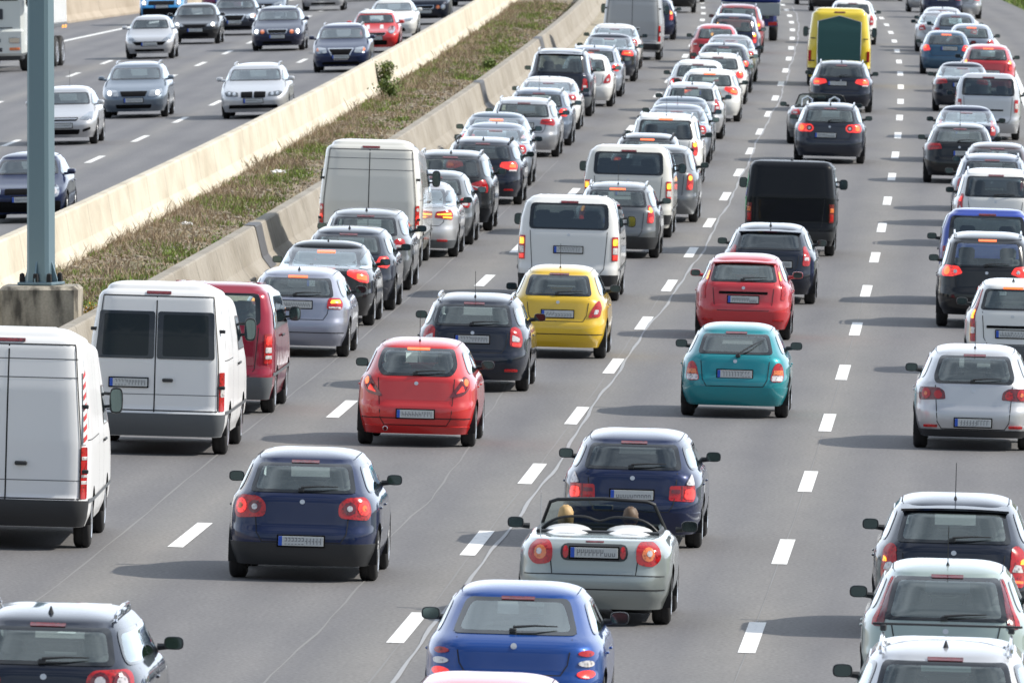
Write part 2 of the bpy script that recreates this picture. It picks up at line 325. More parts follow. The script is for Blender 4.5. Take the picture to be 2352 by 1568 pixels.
def body_mesh(mb, S, pm, holes, open_top=None):
    """the shell itself; holes = [(chart, polygon)]"""
    q = S.q; lv = [q['gc']]; zz = S.z
    la = lf = None
    for i, z in enumerate(zz):
        if la is None: la, lf, lw = S.ar[i], S.af[i], S.w[i]; continue
        if z - lv[-1] >= .034 or abs(S.ar[i] - la) + abs(S.af[i] - lf) > .11: lv.append(float(z)); la, lf, lw = S.ar[i], S.af[i], S.w[i]
    if S.ze - lv[-1] > .004: lv.append(S.ze)
    ny, nx = 11, int(S.L / 2 / .075)
    sem = [('y', k) for k in np.linspace(0, .965, ny)] + [('c', 0)] + [('x', k) for k in np.linspace(.965, 0, nx)]
    m1 = len(sem); V = []; U = []
    def halfring(z, side):
        ar, af, w, n = S.at(z); a = ar if side == 'r' else af; fc = 2 ** (-1 / n); o = []
        for t, k in sem:
            if t == 'y': f = k * fc; o.append((w * f, a * (1 - f ** n) ** (1 / n)))
            elif t == 'c': o.append((w * fc, a * fc))
            else: f = k * fc; o.append((w * (1 - f ** n) ** (1 / n), a * f))
        u = [0]
        for p0, p1 in zip(o, o[1:]): u.append(u[-1] + math.hypot(p1[0] - p0[0], p1[1] - p0[1]))
        return o, u
    n = 4 * (m1 - 1)
    for z in lv:
        r_, ur = halfring(z, 'r'); f_, uf = halfring(z, 'f')
        pts = [(x, -y, u, 'r') for (x, y), u in zip(r_, ur)] + [(x, y, u, 'f') for (x, y), u in list(zip(f_, uf))[::-1][1:]]
        left = [(-x, y, -u, s_) for x, y, u, s_ in pts[1:-1]][::-1]
        row = pts + left; V.append([[x, y, z] for x, y, u, s_ in row]); U.append([(u, s_) for x, y, u, s_ in row])
    n = len(V[0]); keep = []; killed = set(); kept = set()
    ax = q['axles']; rw = q['r'] + .055
    hl = {'r': [], 'f': [], 's': []}
    for ch, p in holes: hl[ch].append(p)
    for i in range(len(lv) - 1):
        zc = (lv[i] + lv[i + 1]) / 2
        for j in range(n):
            k = (j + 1) % n; x = sum(V[a][b][0] for a in (i, i + 1) for b in (j, k)) / 4; y = sum(V[a][b][1] for a in (i, i + 1) for b in (j, k)) / 4
            dead = False
            if abs(x) > .55 * S.W / 2:
                for a in ax:
                    if math.hypot(y - a, zc - q['r']) < rw: dead = 'w'
            if not dead:
                sd = U[i][j][1]; uu = (U[i][j][0] + U[i][k][0] + U[i + 1][j][0] + U[i + 1][k][0]) / 4 if U[i][j][1] == U[i][k][1] else 99
                if y < 0 and sd == 'r' and any(inpoly(uu, zc, p) for p in hl['r']): dead = 'h'
                if y > 0 and sd == 'f' and any(inpoly(uu, zc, p) for p in hl['f']): dead = 'h'
                if abs(x) > .5 * S.at(zc)[2] and any(inpoly(y, zc, p) for p in hl['s']): dead = 'h'
            cs = ((i, j), (i, k), (i + 1, k), (i + 1, j))
            if dead:
                if dead == 'w': killed.update(cs)
            else: keep.append((cs, zc)); kept.update(cs)
    for (i, j) in killed & kept:            # pull the wheel arch edge on to its circle
        x, y, z = V[i][j]
        a = min(ax, key=lambda a: abs(a - y)); d = math.hypot(y - a, z - q['r'])
        if d > 1e-4 and abs(d - rw) < .09:
            y2, z2 = a + (y - a) / d * rw, max(q['r'] + (z - q['r']) / d * rw, q['gc'])
            p = S.pt('s' if x > 0 else 'S', y2, z2); V[i][j] = [p[0], y2, z2]
    flat = [v for r_ in V for v in r_]; clad = q.get('clad')
    base = mb.add(flat, [], pm)
    for cs, zc in keep:
        mb.f.append(tuple(base + a * n + b for a, b in cs)); mb.m.append(mb.mi(M_BLK if clad and zc < clad else pm))
    top = len(V) - 1
    # roof or deck
    fl = [.985, .955, .92, .88, .83, .77, .70, .61, .50, .36, .18]; H = S.H; van_ = q['kind'] in ('t5', 'highvan', 'caddy', 'cabrio'); rt = V[top]; prev = [base + top * n + j for j in range(n)]; pr = [v[:] for v in rt]
    ly = [v[1] for v in rt]; yc = (max(ly) + min(ly)) / 2
    for f in fl:
        z = S.ze + (H - S.ze) * ((1 - f ** 5) ** .5 if van_ else (1 - f ** 3.0) ** .62)
        cur = [[v[0] * f, yc + (v[1] - yc) * f, z] for v in rt]; b = mb.add(cur, [], pm); c2 = [b + j for j in range(n)]
        for j in range(n):
            k = (j + 1) % n
            if open_top:
                x = (pr[j][0] + cur[k][0]) / 2; y = (pr[j][1] + cur[k][1]) / 2
                if inpoly(x, y, open_top): continue
            mb.f.append((prev[j], prev[k], c2[k], c2[j])); mb.m.append(mb.mi(pm))
        prev, pr = c2, cur
    if not open_top: mb.f.append(tuple(prev)); mb.m.append(mb.mi(pm))
    # floor
    ar, af, w_, _ = S.at(q['gc']); b = mb.add([(v[0] * .97, v[1] * .98, v[2] + .02) for v in V[0]], [tuple(range(n - 1, -1, -1))], M_UND)
    # wheel housings
    for a in ax:
        for sx in (1, -1):
            xo, xi = sx * (S.at(q['r'] + .2)[2] - .012), sx * (S.W / 2 - .30); vs = []; k = 15
            for i in range(k + 1):
                t = -.35 + (math.pi + .7) * i / k; y_, z_ = a + rw * math.cos(t), max(q['r'] + rw * math.sin(t), q['gc'] + .01)
                vs += [(xo, y_, z_), (xi, y_, z_)]
            mb.add(vs + [(xi, a, q['r'])], [(2 * i, 2 * i + 1, 2 * i + 3, 2 * i + 2) for i in range(k)] + [(2 * i + 1, 2 * i + 3, 2 * k + 2) for i in range(k)], M_UND)
# ---- profiles of the body kinds
def spec(kind, L, W, H, **o):
    gc = .19; b = .665 * H; h2 = W / 2; r = .31; ze = H - .115
    q = dict(kind=kind, L=L, W=W, H=H, smooth=3)
    fr = [(gc, .16), (.36, .03), (.52, 0), (.64, .05), (.72, .16), (b - .16, .50), (b - .04, 1.0), (b + .02, 1.16), (ze - .05, 1.95), (ze, 2.15)]
    if kind == 'hatch':
        rear = [(gc, .13), (.30, .04), (.44, 0), (.58, .01), (.62, .045), (b - .02, .10), (b + .02, .13), (ze - .07, .46), (ze - .03, .55), (ze, .64)]; ro = .78; wb = 2.52; rt = .29
    elif kind == 'estate':
        rear = [(gc, .13), (.30, .04), (.44, 0), (.58, .01), (.62, .045), (b - .02, .10), (b + .02, .13), (ze - .07, .40), (ze - .03, .47), (ze, .56)]; ro = .98; wb = 2.65; rt = .28
    elif kind == 'sedan':
        rear = [(gc, .13), (.30, .04), (.46, 0), (.58, .01), (.62, .04), (b - .05, .06), (b + .0, .09), (b + .025, .14), (b + .06, .62), (ze - .07, 1.30), (ze - .03, 1.46), (ze, 1.64)]; ro = 1.0; wb = 2.68; rt = .30
        fr = [(a, c_ * (1.05 if c_ > 1.5 else 1)) for a, c_ in fr]
    elif kind == 'suv':
        gc = .24; b = .63 * H; r = .355; rt = .27
        rear = [(gc, .16), (.36, .04), (.50, 0), (.66, .01), (.70, .05), (b, .10), (b + .04, .13), (ze - .07, .34), (ze - .03, .40), (ze, .48)]; ro = .88; wb = 2.62
        fr = [(gc, .18), (.42, .03), (.60, 0), (.80, .04), (.90, .14), (b - .10, .50), (b - .02, .95), (b + .05, 1.12), (ze - .05, 1.75), (ze, 1.95)]
    elif kind == 't5':
        gc = .22; b = 1.22; r = .33; rt = .17; ze = H - .09
        rear = [(gc, .14), (.34, .05), (.48, 0), (.62, .01), (.66, .04), (b, .07), (ze - .10, .20), (ze - .04, .26), (ze, .34)]; ro = 1.0; wb = 3.0
        fr = [(gc, .15), (.45, .02), (.65, 0), (.85, .05), (1.0, .22), (b, .72), (b + .06, .85), (ze - .06, 1.6), (ze, 1.85)]
    elif kind == 'highvan':
        gc = .28; b = 1.3; r = .345; rt = .20; ze = H - .13
        rear = [(gc, .12), (.46, .02), (.50, 0), (.60, .0), (.63, .05), (b, .06), (H - .75, .10), (ze - .12, .20), (ze - .04, .26), (ze, .36)]; ro = 1.05; wb = 3.45
        fr = [(gc, .15), (.45, .02), (.65, 0), (.95, .05), (1.15, .30), (b + .1, .80), (b + .2, .95), (2.1, 1.55), (ze - .1, 2.0), (ze, 2.3)]
    elif kind == 'caddy':
        gc = .2; b = 1.10; r = .32; rt = .20; ze = H - .08
        rear = [(gc, .14), (.32, .04), (.46, 0), (.58, .01), (.62, .04), (b, .07), (ze - .08, .20), (ze - .03, .26), (ze, .34)]; ro = .82; wb = 2.68
        fr = [(gc, .15), (.4, .02), (.6, 0), (.74, .06), (.85, .25), (b - .1, .85), (b, 1.05), (ze - .05, 1.75), (ze, 1.95)]
    elif kind == 'cabrio':
        b = .92; ze = .93; rt = .05
        rear = [(gc, .14), (.34, .03), (.46, 0), (.56, .01), (.60, .03), (.84, .05), (.89, .09), (.93, .20)]; ro = .88; wb = 2.47
        fr = [(gc, .15), (.4, .02), (.55, 0), (.66, .05), (.74, .16), (.86, .60), (.93, 1.0)]
    if kind not in ('highvan', 'cabrio', 't5'):            # short cars: the roof still reaches well ahead of the middle
        kf = min(1, (L / 2 - .45 - .4) / (fr[-1][1] - .4)); fr = [(z_, x_ if x_ <= .4 else .4 + (x_ - .4) * kf) for z_, x_ in fr]
    nl, ng = (6.2, 5.2)
    if kind in ('t5', 'highvan', 'caddy'): nl, ng = (13, 13) if kind != 'caddy' else (10, 10)
    if kind == 'suv': nl, ng = 6.5, 6.5
    if kind in ('t5', 'highvan', 'caddy'):
        wd = [(gc, h2 - .08), (.42, h2 - .02), (.62, h2), (b - .1, h2 - .005), (b + .3, h2 - .04), (ze - .1, h2 - rt * .62), (ze - .04, h2 - rt * .8), (ze, h2 - rt - .04)]
    elif kind == 'cabrio': wd = [(gc, h2 - .08), (.36, h2 - .02), (.58, h2), (.78, h2 - .01), (.86, h2 - .035), (.93, h2 - .10)]
    else: wd = [(gc, h2 - .09), (.36, h2 - .025), (.58, h2), (b - .14, h2 - .008), (b - .03, h2 - .04), (b + .015, h2 - .085), (ze - .06, h2 - rt + .075), (ze - .02, h2 - rt + .045), (ze, h2 - rt + .015)]
    q.update(gc=gc, b=b, ze=ze, r=r, rear=rear, front=fr, width=wd, n=[(gc, nl), (b - .05, nl), (b + .1, ng), (ze, ng)], ro=ro, wb=wb)
    q.update(o)
    if 'rearx' in o: q['rear'] = o['rearx']
    q['axles'] = (-L / 2 + q['ro'], -L / 2 + q['ro'] + q['wb'])
    return q
# ------------------------------------------------------------------ vehicle parts
def Cc(u, z, r, n=12, sq=1.0): return [(u + r * math.cos(2 * math.pi * i / n), z + sq * r * math.sin(2 * math.pi * i / n)) for i in range(n)]
LM = {'R': M_RED, 'L': M_REDL, 'X': M_REDX, 'A': M_AMB, 'Y': M_AMBL, 'W': M_WHT, 'D': M_DRED, 'S': M_SMK, 'H': M_HL, 'G': M_HLG, 'K': M_GRL, 'C': M_CHR}
MESH = {}
def shared(key, fn):
    if key not in MESH: MESH[key] = fn()
    return MESH[key]
def wheel_meshes(r, van=False):
    def tyre():
        mb = MB(); wd = .205 / 2
        mb.lathe([(-wd, r * .66), (-wd, r * .86), (-wd * .82, r * .965), (-wd * .6, r), (-wd * .1, r), (-wd * .09, r * .985), (wd * .09, r * .985), (wd * .1, r), (wd * .6, r), (wd * .82, r * .965), (wd, r * .86), (wd, r * .66)], M_RUB, 28); return mb.mesh('tyre')
    def rim():
        mb = MB(); wd = .205 / 2; R_ = r * .665
        mb.lathe([(wd + .004, R_), (wd - .002, R_ * .93), (wd - .05, R_ * .88), (-wd, R_ * .9)], M_RIM, 24)
        mb.lathe([(wd - .055, R_ * .9), (wd - .06, .0)], M_UND, 20)
        n = 9 if not van else 6
        for i in range(n):
            t = 2 * math.pi * i / n; rt = Matrix.Rotation(t, 3, 'X')
            mb.box(rt @ Vector((wd - .02, 0, R_ * .52)), (.03, r * .12 if not van else .11, R_ * .85), M_RIM, .008, rt)
        mb.lathe([(wd - .03, r * .2), (wd + .0, r * .19), (wd + .006, r * .1), (wd + .006, 0)], M_RIM, 14); return mb.mesh('rim')
    return shared(('tyre', r), tyre), shared(('rim', r, van), rim)
def mirror_meshes(big, side):
    def make():
        mb = MB(); s = side
        w_, h_, d_ = (.185, .125, .12) if not big else (.17, .33, .12) if big == 2 else (.18, .22, .12)
        # shell: rounded, thicker outboard
        pts = []; n = 16
        for (ly, k) in ((-d_ / 2, .96), (-d_ / 2 + .02, 1.0), (0, .97), (d_ * .32, .80), (d_ / 2, .38)):
            for i in range(n):
                t = 2 * math.pi * i / n; c_, s_ = math.cos(t), math.sin(t); e = .62
                pts.append((s * (w_ / 2 + abs(c_) ** e * math.copysign(1, c_) * w_ / 2 * k + .03), ly, abs(s_) ** e * math.copysign(1, s_) * h_ / 2 * k * (1 + .12 * s * 0)))
        fs = [(i * n + j, i * n + (j + 1) % n, (i + 1) * n + (j + 1) % n, (i + 1) * n + j) for i in range(4) for j in range(n)] + [tuple(range(4 * n, 5 * n)), tuple(range(n - 1, -1, -1))]
        mb.add(pts, fs, M_BLK)
        if big: mb.tube([(-s * .05, .02, h_ * .25), (s * .09, .02, h_ * .22)], .02, M_BLK); mb.tube([(-s * .05, .02, -h_ * .25), (s * .09, .02, -h_ * .22)], .02, M_BLK)
        else: mb.tube([(-s * .03, .04, -h_ * .35), (s * .09, .02, -h_ * .28)], [.035, .025], M_BLK)
        gb = MB(); g = []
        for i in range(n):
            t = 2 * math.pi * i / n; c_, s_ = math.cos(t), math.sin(t); e = .62
            g.append((s * (w_ / 2 + abs(c_) ** e * math.copysign(1, c_) * w_ / 2 * .84 + .03), -d_ / 2 - .004, abs(s_) ** e * math.copysign(1, s_) * h_ / 2 * .84))
        gb.add(g, [tuple(range(n))], M_MIR)
        return mb.mesh('mirror'), gb.mesh('mirror_glass', False)
    return shared(('mir', big, side), make)
def seat_mesh():
    def f():
        mb = MB()
        mb.box((0, -.02, .42), (.50, .14, .66), M_SEAT, .05, Matrix.Rotation(R(-12), 3, 'X'), .88); mb.box((0, .22, .06), (.50, .52, .16), M_SEAT, .05)
        mb.box((0, -.13, .84), (.29, .10, .21), M_SEAT, .04, Matrix.Rotation(R(-8), 3, 'X')); mb.tube([(-.06, -.1, .7), (-.06, -.12, .8)], .008, M_CHR); mb.tube([(.06, -.1, .7), (.06, -.12, .8)], .008, M_CHR)
        return mb.mesh('seat')
    return shared('seat', f)
def plate_mesh(seed=0):
    def f():
        mb = MB(); mb.box((0, .004, 0), (.555, .012, .145), M_GRL, .004); mb.box((.0, -.004, 0), (.52, .006, .11), M_PLT, .002)
        mb.box((-.238, -.0078, 0), (.042, .004, .108), M_PBL, .001)
        rr = random.Random(seed); x = -.195; seg = ((-.4, .25, 0, 1), (.4, .25, 0, 1), (-.4, -.25, 0, 1), (.4, -.25, 0, 1), (0, .5, 1, 0), (0, 0, 1, 0), (0, -.5, 1, 0))
        k = rr.choice((9, 10, 11)); st = .43 / k; g1, g2 = rr.sample(seg, rr.randint(3, 4)), rr.sample(seg, rr.randint(3, 4)); cut = rr.randint(3, 7)   # scrambled strokes, one figure over and over, as on the photographed plates
        for i in range(k):
            xc = x + st * (i + .5)
            for sx, sz, hz, vt in (g1 if i < cut else g2): mb.box((xc + sx * st * .7, -.0078 - .0002 * vt, sz * .070), (st * .6 if hz else .0075, .002, .008 if hz else .036), M_GLY)
        return mb.mesh('number_plate', False)
    return shared(('plate', seed % 41), f)
LAMPS = {
 'golf': [('R', [(.42, .745), (.80, .72), (.88, .80), (.85, .93), (.77, .985), (.50, .975), (.42, .90)], .07), ('D', Cc(.55, .855, .075), 0), ('W', Cc(.55, .855, .034), 0), ('L', Cc(.73, .86, .085), 0), ('A', Cc(.73, .86, .035), 0)],
 'passat': [('L', [(.40, .86), (.46, .80), (.80, .80), (.88, .86), (.87, .97), (.80, 1.0), (.46, .99), (.40, .93)], .06), ('D', Cc(.51, .895, .07), 0), ('W', Cc(.51, .895, .034), 0), ('X', Cc(.72, .90, .07), 0)],
 'passat_off': [('R', [(.38, .87), (.42, .80), (.80, .76), (.90, .83), (.90, .97), (.82, 1.0), (.46, .99), (.40, .95)], .06), ('D', Cc(.51, .89, .085), 0), ('W', Cc(.51, .89, .05), 0), ('D', Cc(.72, .885, .095), 0), ('W', Cc(.72, .885, .06), 0)],
 'corsa': [('D', [(.46, .70), (.70, .75), (.84, .88), (.80, .99), (.68, 1.0)], .05), ('X', Cc(.74, .92, .05), 0), ('L', [(.56, .76), (.70, .80), (.66, .88)], .02), ('R', [(.70, .80), (.80, .86), (.80, .93), (.74, .86)], .02)],
 'octavia': [('R', [(.585, .72), (.80, .70), (.85, .80), (.82, .98), (.70, 1.02), (.59, 1.0)], .05), ('W', [(.62, .80), (.76, .79), (.76, .85), (.62, .90)], .02), ('L', [(.62, .73), (.79, .72), (.78, .77), (.62, .78)], .02)],
 'fabia': [('R', [(.50, .68), (.74, .70), (.80, .86), (.74, .97), (.66, .95), (.56, .82)], .05), ('W', [(.60, .74), (.68, .75), (.70, .82), (.62, .82)], .02)],
 'teal': [('R', [(.53, .56), (.76, .56), (.80, .66), (.74, .82), (.64, .85), (.58, .78)], .06), ('W', [(.55, .57), (.75, .57), (.77, .65), (.56, .65)], .02), ('A', [(.57, .66), (.76, .66), (.75, .73), (.59, .73)], .01)],
 'fiesta': [('R', [(.66, .70), (.76, .70), (.80, .84), (.76, 1.0), (.70, 1.2), (.64, 1.32), (.61, 1.30), (.65, 1.05), (.67, .86)], .03), ('Y', [(.67, 1.02), (.73, 1.02), (.69, 1.17), (.65, 1.17)], .03)],
 'panda': [('R', [(.60, .55), (.72, .55), (.74, .90), (.72, 1.1), (.62, 1.40), (.58, 1.40), (.63, 1.05), (.62, .8)], .02), ('W', [(.62, .68), (.72, .68), (.73, .78), (.62, .78)], .01), ('Y', [(.655, .92), (.72, .92), (.70, 1.06), (.65, 1.06)], .02)],
 'a3': [('R', [(.50, .80), (.78, .79), (.84, .88), (.80, .97), (.53, .97)], .04), ('Y', [(.56, .89), (.78, .89), (.77, .94), (.58, .94)], .02), ('W', [(.54, .81), (.76, .80), (.77, .83), (.54, .84)], .01)],
 'bmwsedan': [('L', [(.42, .90), (.66, .78), (.86, .76), (.90, .86), (.84, .96), (.44, .98)], .03), ('X', [(.60, .83), (.82, .80), (.83, .88), (.60, .92)], .02)],
 'bmwe46': [('R', [(.45, .61), (.80, .595), (.86, .68), (.82, .80), (.62, .79), (.46, .79)], .03), ('D', [(.605, .61), (.62, .61), (.62, .785), (.605, .785)], 0), ('D', [(.48, .70), (.59, .70), (.59, .745), (.48, .745)], .01), ('L', [(.64, .63), (.80, .62), (.82, .70), (.78, .76), (.65, .75)], .03), ('W', [(.66, .80), (.81, .79), (.78, .93), (.69, .86)], .03)],
 'bmw5': [('L', [(.40, .86), (.60, .80), (.84, .80), (.88, .90), (.80, .98), (.44, .96)], .03), ('X', [(.62, .85), (.80, .84), (.80, .92), (.64, .92)], .03), ('W', [(.62, .765), (.82, .765), (.82, .80), (.62, .80)], .01)],
 'bar': [('R', [(.42, .84), (.82, .80), (.88, .88), (.82, .97), (.46, .96)], .03), ('D', [(.48, .885), (.78, .875), (.78, .895), (.48, .905)], 0)],
 'barlit': [('L', [(.42, .84), (.82, .80), (.88, .88), (.82, .97), (.46, .96)], .03), ('X', [(.50, .87), (.74, .86), (.74, .91), (.50, .92)], .02)],
 'smax': [('R', [(.36, .98), (.62, .84), (.88, .82), (.90, .94), (.80, 1.10), (.62, 1.06)], .03), ('W', [(.44, .975), (.64, .90), (.82, .90), (.80, .95), (.62, .95)], .01)],
 'merc': [('R', [(.45, .80), (.86, .76), (.90, .88), (.82, .96), (.48, .92)], .03), ('Y', [(.50, .855), (.84, .85), (.82, .90), (.50, .88)], .01), ('Y', [(.62, .80), (.84, .79), (.84, .82), (.62, .83)], .01)],
 'tall': [('R', [(.62, .72), (.78, .72), (.82, .85), (.78, 1.06), (.66, 1.08)], .04), ('W', [(.66, .82), (.77, .82), (.77, .88), (.66, .88)], .01)],
 'talllit': [('R', [(.62, .72), (.78, .72), (.82, .85), (.78, 1.06), (.66, 1.08)], .04), ('Y', Cc(.72, .98, .055), 0), ('L', Cc(.72, .79, .06), 0)],
 'hatch': [('R', [(.50, .80), (.76, .76), (.84, .84), (.80, .97), (.58, .97)], .05), ('W', [(.60, .82), (.74, .81), (.74, .86), (.60, .86)], .01)],
 'hatchlit': [('L', [(.50, .80), (.76, .76), (.84, .84), (.80, .97), (.58, .97)], .05), ('X', Cc(.70, .90, .05), 0)],
 'tiguan': [('L', [(.42, .98), (.60, .92), (.86, .92), (.90, 1.02), (.84, 1.12), (.50, 1.10)], .05), ('X', Cc(.74, 1.02, .075), 0), ('W', Cc(.56, 1.01, .035), 0)],
 'duster': [('R', [(.70, .72), (.84, .72), (.86, .95), (.80, 1.12), (.70, 1.12)], .03), ('W', Cc(.77, .84, .035), 0), ('L', [(.73, .96), (.82, .96), (.80, 1.06), (.73, 1.06)], .01)],
 'mazda': [('D', [(.40, .735), (.84, .71), (.90, .80), (.86, .90), (.50, .90), (.42, .85)], .03), ('R', Cc(.51, .80, .062), 0), ('R', Cc(.70, .81, .078), 0), ('A', Cc(.70, .81, .03), 0)],
 'caliber': [('R', [(.60, .62), (.80, .58), (.86, .70), (.84, .98), (.76, 1.04), (.64, 1.02)], .05), ('W', [(.64, .76), (.80, .75), (.76, .83), (.68, .84)], .02), ('X', [(.66, .64), (.80, .63), (.80, .66), (.66, .67)], .01), ('Y', [(.75, .84), (.81, .84), (.80, .90), (.76, .88)], .01)],
 'mint': [('D', [(.62, .86), (.76, .86), (.76, .98), (.70, 1.16), (.60, 1.33), (.56, 1.33), (.60, 1.15)], .03), ('R', [(.71, .87), (.79, .87), (.78, 1.0), (.72, 1.16), (.64, 1.32), (.60, 1.33), (.67, 1.16), (.71, 1.0)], .02)],
 'megane': [('R', [(.46, .69), (.66, .66), (.78, .76), (.76, .88), (.66, .94), (.50, .93), (.46, .86)], .09), ('A', Cc(.60, .80, .075), 0), ('W', Cc(.61, .81, .032), 0)],
 'brava': [('R', Cc(.725, .83, .105, 14, .28), 0), ('W', Cc(.725, .735, .105, 14, .30), 0), ('L', Cc(.725, .635, .115, 14, .36), 0)],
 't5': [('R', [(.80, .76), (.96, .76), (.97, 1.20), (.80, 1.20)], .02), ('Y', [(.82, 1.04), (.94, 1.04), (.94, 1.16), (.82, 1.16)], .02), ('W', [(.82, .88), (.94, .88), (.94, 1.00), (.82, 1.00)], .01), ('L', [(.82, .78), (.94, .78), (.94, .86), (.82, .86)], .01)],
 't5off': [('R', [(.80, .76), (.96, .76), (.97, 1.20), (.80, 1.20)], .02), ('L', [(.83, 1.04), (.94, 1.04), (.94, 1.16), (.83, 1.16)], .02), ('W', [(.82, .92), (.94, .92), (.94, 1.00), (.82, 1.00)], .01), ('W', [(.82, .83), (.94, .83), (.94, .88), (.82, .88)], .01)],
 'van': [('R', [(.88, .62), (1.0, .62), (1.0, 1.16), (.88, 1.16)], .02), ('W', [(.90, .82), (.99, .82), (.99, .97), (.90, .97)], .01)],
 'vanstack': [('R', [(.88, .62), (1.0, .62), (1.0, 1.24), (.88, 1.24)], .02), ('W', [(.885, .80), (.995, .80), (.995, .84), (.885, .84)], 0), ('W', [(.885, .88), (.995, .88), (.995, .91), (.885, .91)], 0), ('W', [(.885, 1.09), (.995, 1.09), (.995, 1.13), (.885, 1.13)], 0)],
 'ducato': [('R', [(.90, .74), (1.02, .74), (1.02, 1.22), (.90, 1.22)], .03), ('W', Cc(.955, 1.14, .035), 0), ('L', Cc(.955, .98, .05), 0), ('W', Cc(.955, .81, .04), 0)],
 'lt': [('D', [(.79, .70), (.90, .70), (.91, 1.08), (.79, 1.08)], .01), ('R', [(.81, .73), (.89, .73), (.89, .88), (.81, .88)], .01), ('A', [(.81, .91), (.89, .91), (.89, 1.00), (.81, 1.00)], .01)],
 'caddy': [('R', [(.72, .76), (.84, .76), (.85, 1.10), (.72, 1.10)], .02), ('W', [(.74, .86), (.83, .86), (.83, 1.0), (.74, 1.0)], .01)],
}
def mlamp(k): return LM[k]
def build_vehicle(name, label, cat, q, pkey, pcol, pmetal, Y, t, g, onc=False, group=None, lamps='hatch', rw=None, plate=None, far=False,
                  glass=None, bump=None, extra=(), front='plain', seed=0, win=True, seams=True, mir=1, rearwin=True, sidewin=True, key=None, dyaw=0.0):
    S = shared(('shape', key, q['kind'], q['L'], q['W'], q['H']), lambda: Shape(q)); b, ze, L, W, H = q['b'], q['ze'], q['L'], q['W'], q['H']; kind = q['kind']
    glass = glass or (M_GLASS if onc or kind == 'cabrio' else GLV[seed % 3]); van = kind in ('t5', 'highvan', 'caddy'); cab = kind == 'cabrio'
    K = (key, kind, L, W, H, lamps, bump, tuple(extra), front, onc, glass.name, rearwin, sidewin, str(rw), plate, far)
    gh = ze - b
    if rw is None:
        if kind == 'highvan': rw = None
        else:
            zb, zt = b + (.035 if not van else .10), ze - (.028 if not van else .075)
            rw = [(-(S.at(zb)[2] - (.15 if kind != 't5' else .19)), zb), (S.at(zb)[2] - (.15 if kind != 't5' else .19), zb), (S.at(zt)[2] - (.07 if kind != 't5' else .12), zt), (-(S.at(zt)[2] - (.07 if kind != 't5' else .12)), zt)]
    if cab or not rearwin: rw = None
    if kind == 'highvan': zb, zt = b + .25, 2.02
    else: zb, zt = b + .045, ze - .035
    ws = None if cab else [(-(S.at(zb)[2] - .07), zb), (S.at(zb)[2] - .07, zb), (S.at(zt)[2] - .04, zt), (-(S.at(zt)[2] - .04), zt)]
    # side glass
    sw = []
    if not cab:
        zb, zt = b + .035, ze - .05
        if kind == 'highvan': zt = 1.95; zb = b + .08
        f0, f1 = S.at(zb)[1] - .16, S.at(zt)[1] - .20
        if kind in ('highvan',) or not sidewin: r0 = r1 = f1 - .85
        else: r0, r1 = -(S.at(zb)[0] - .26), -(S.at(zt)[0] - .20)
        if kind == 'hatch': r0 += .12; r1 += .10
        if kind == 'sedan': r0 = -(S.at(zb)[0] - .20); r1 = -(S.at(zt)[0] - .12)
        sw = [[(r0, zb), (f0, zb), (f1, zt), (r1, zt)]]
    pm = M_WHP
    global WARP
    WARP = (b, ze, -L / 2 + .25, {'highvan': .058, 't5': .03, 'caddy': .03}[kind]) if van else None
    def mk_body():
        mb = MB(); mb.mi(pm); holes = []
        if rw: holes.append(('r', shrink(rw, .045, .02)))
        if ws: holes.append(('f', shrink(ws, .045, .02)))
        for s_ in sw: holes.append(('s', shrink(s_, .06, .02)))
        body_mesh(mb, S, pm, holes, q.get('open_top'))
        sm_ = M_SEAM
        if not far:
            sd = S.at(b - .1)[2]
            for ch in ('s', 'S'):          # door gaps, handles
                if not van and not cab:
                    c0 = (f0 + r0) / 2 - .05
                    for xx in (f0 - .12, c0) + (() if kind == 'hatch' and L < 4.1 else (r0 + .35,)): ribbon(mb, S, ch, [(xx, b - .0), (xx - .02, .34)], .011, sm_)
                    ribbon(mb, S, ch, [(c0, zb), (c0 - .06, zt)], .06, M_FRIT, .009)
                    ribbon(mb, S, ch, [(f0 - .1, .33), (r0 + .4, .33)], .011, sm_)
                    for xx in (c0 + .16, r0 + .45):
                        p_ = S.off(ch, xx, b - .15, .006); mb.box(p_, (.024, .16, .028), pm, .01)
                elif van:
                    c0 = f1 - .95
                    for xx in (f0 - .1, c0, c0 - 1.15): ribbon(mb, S, ch, [(xx, zb if xx > c0 else ze - .2), (xx - .02, .40)], .013, sm_)
                    p_ = S.off(ch, c0 + .14, b - .1, .02); mb.box(p_, (.03, .2, .035), M_BLK, .01)
                    p_ = S.off(ch, c0 - .14, b - .1, .02); mb.box(p_, (.03, .2, .035), M_BLK, .01)
                    if kind == 'highvan':
                        ribbon(mb, S, ch, [(c0 - 1.2, b + .02), (-L / 2 + .25, b + .02)], .012, sm_)
                        for xx in (-L / 2 + .35, -L / 2 + 1.65): ribbon(mb, S, ch, [(xx, 1.45), (xx + .02, ze - .25)], .012, M_GREYP)
                    ribbon(mb, S, ch, [(-L / 2 + .25, .60), (L / 2 - .5, .60)], .05, M_GREYP, .01)
            ri = [x for x in [q['axles'][0]]]
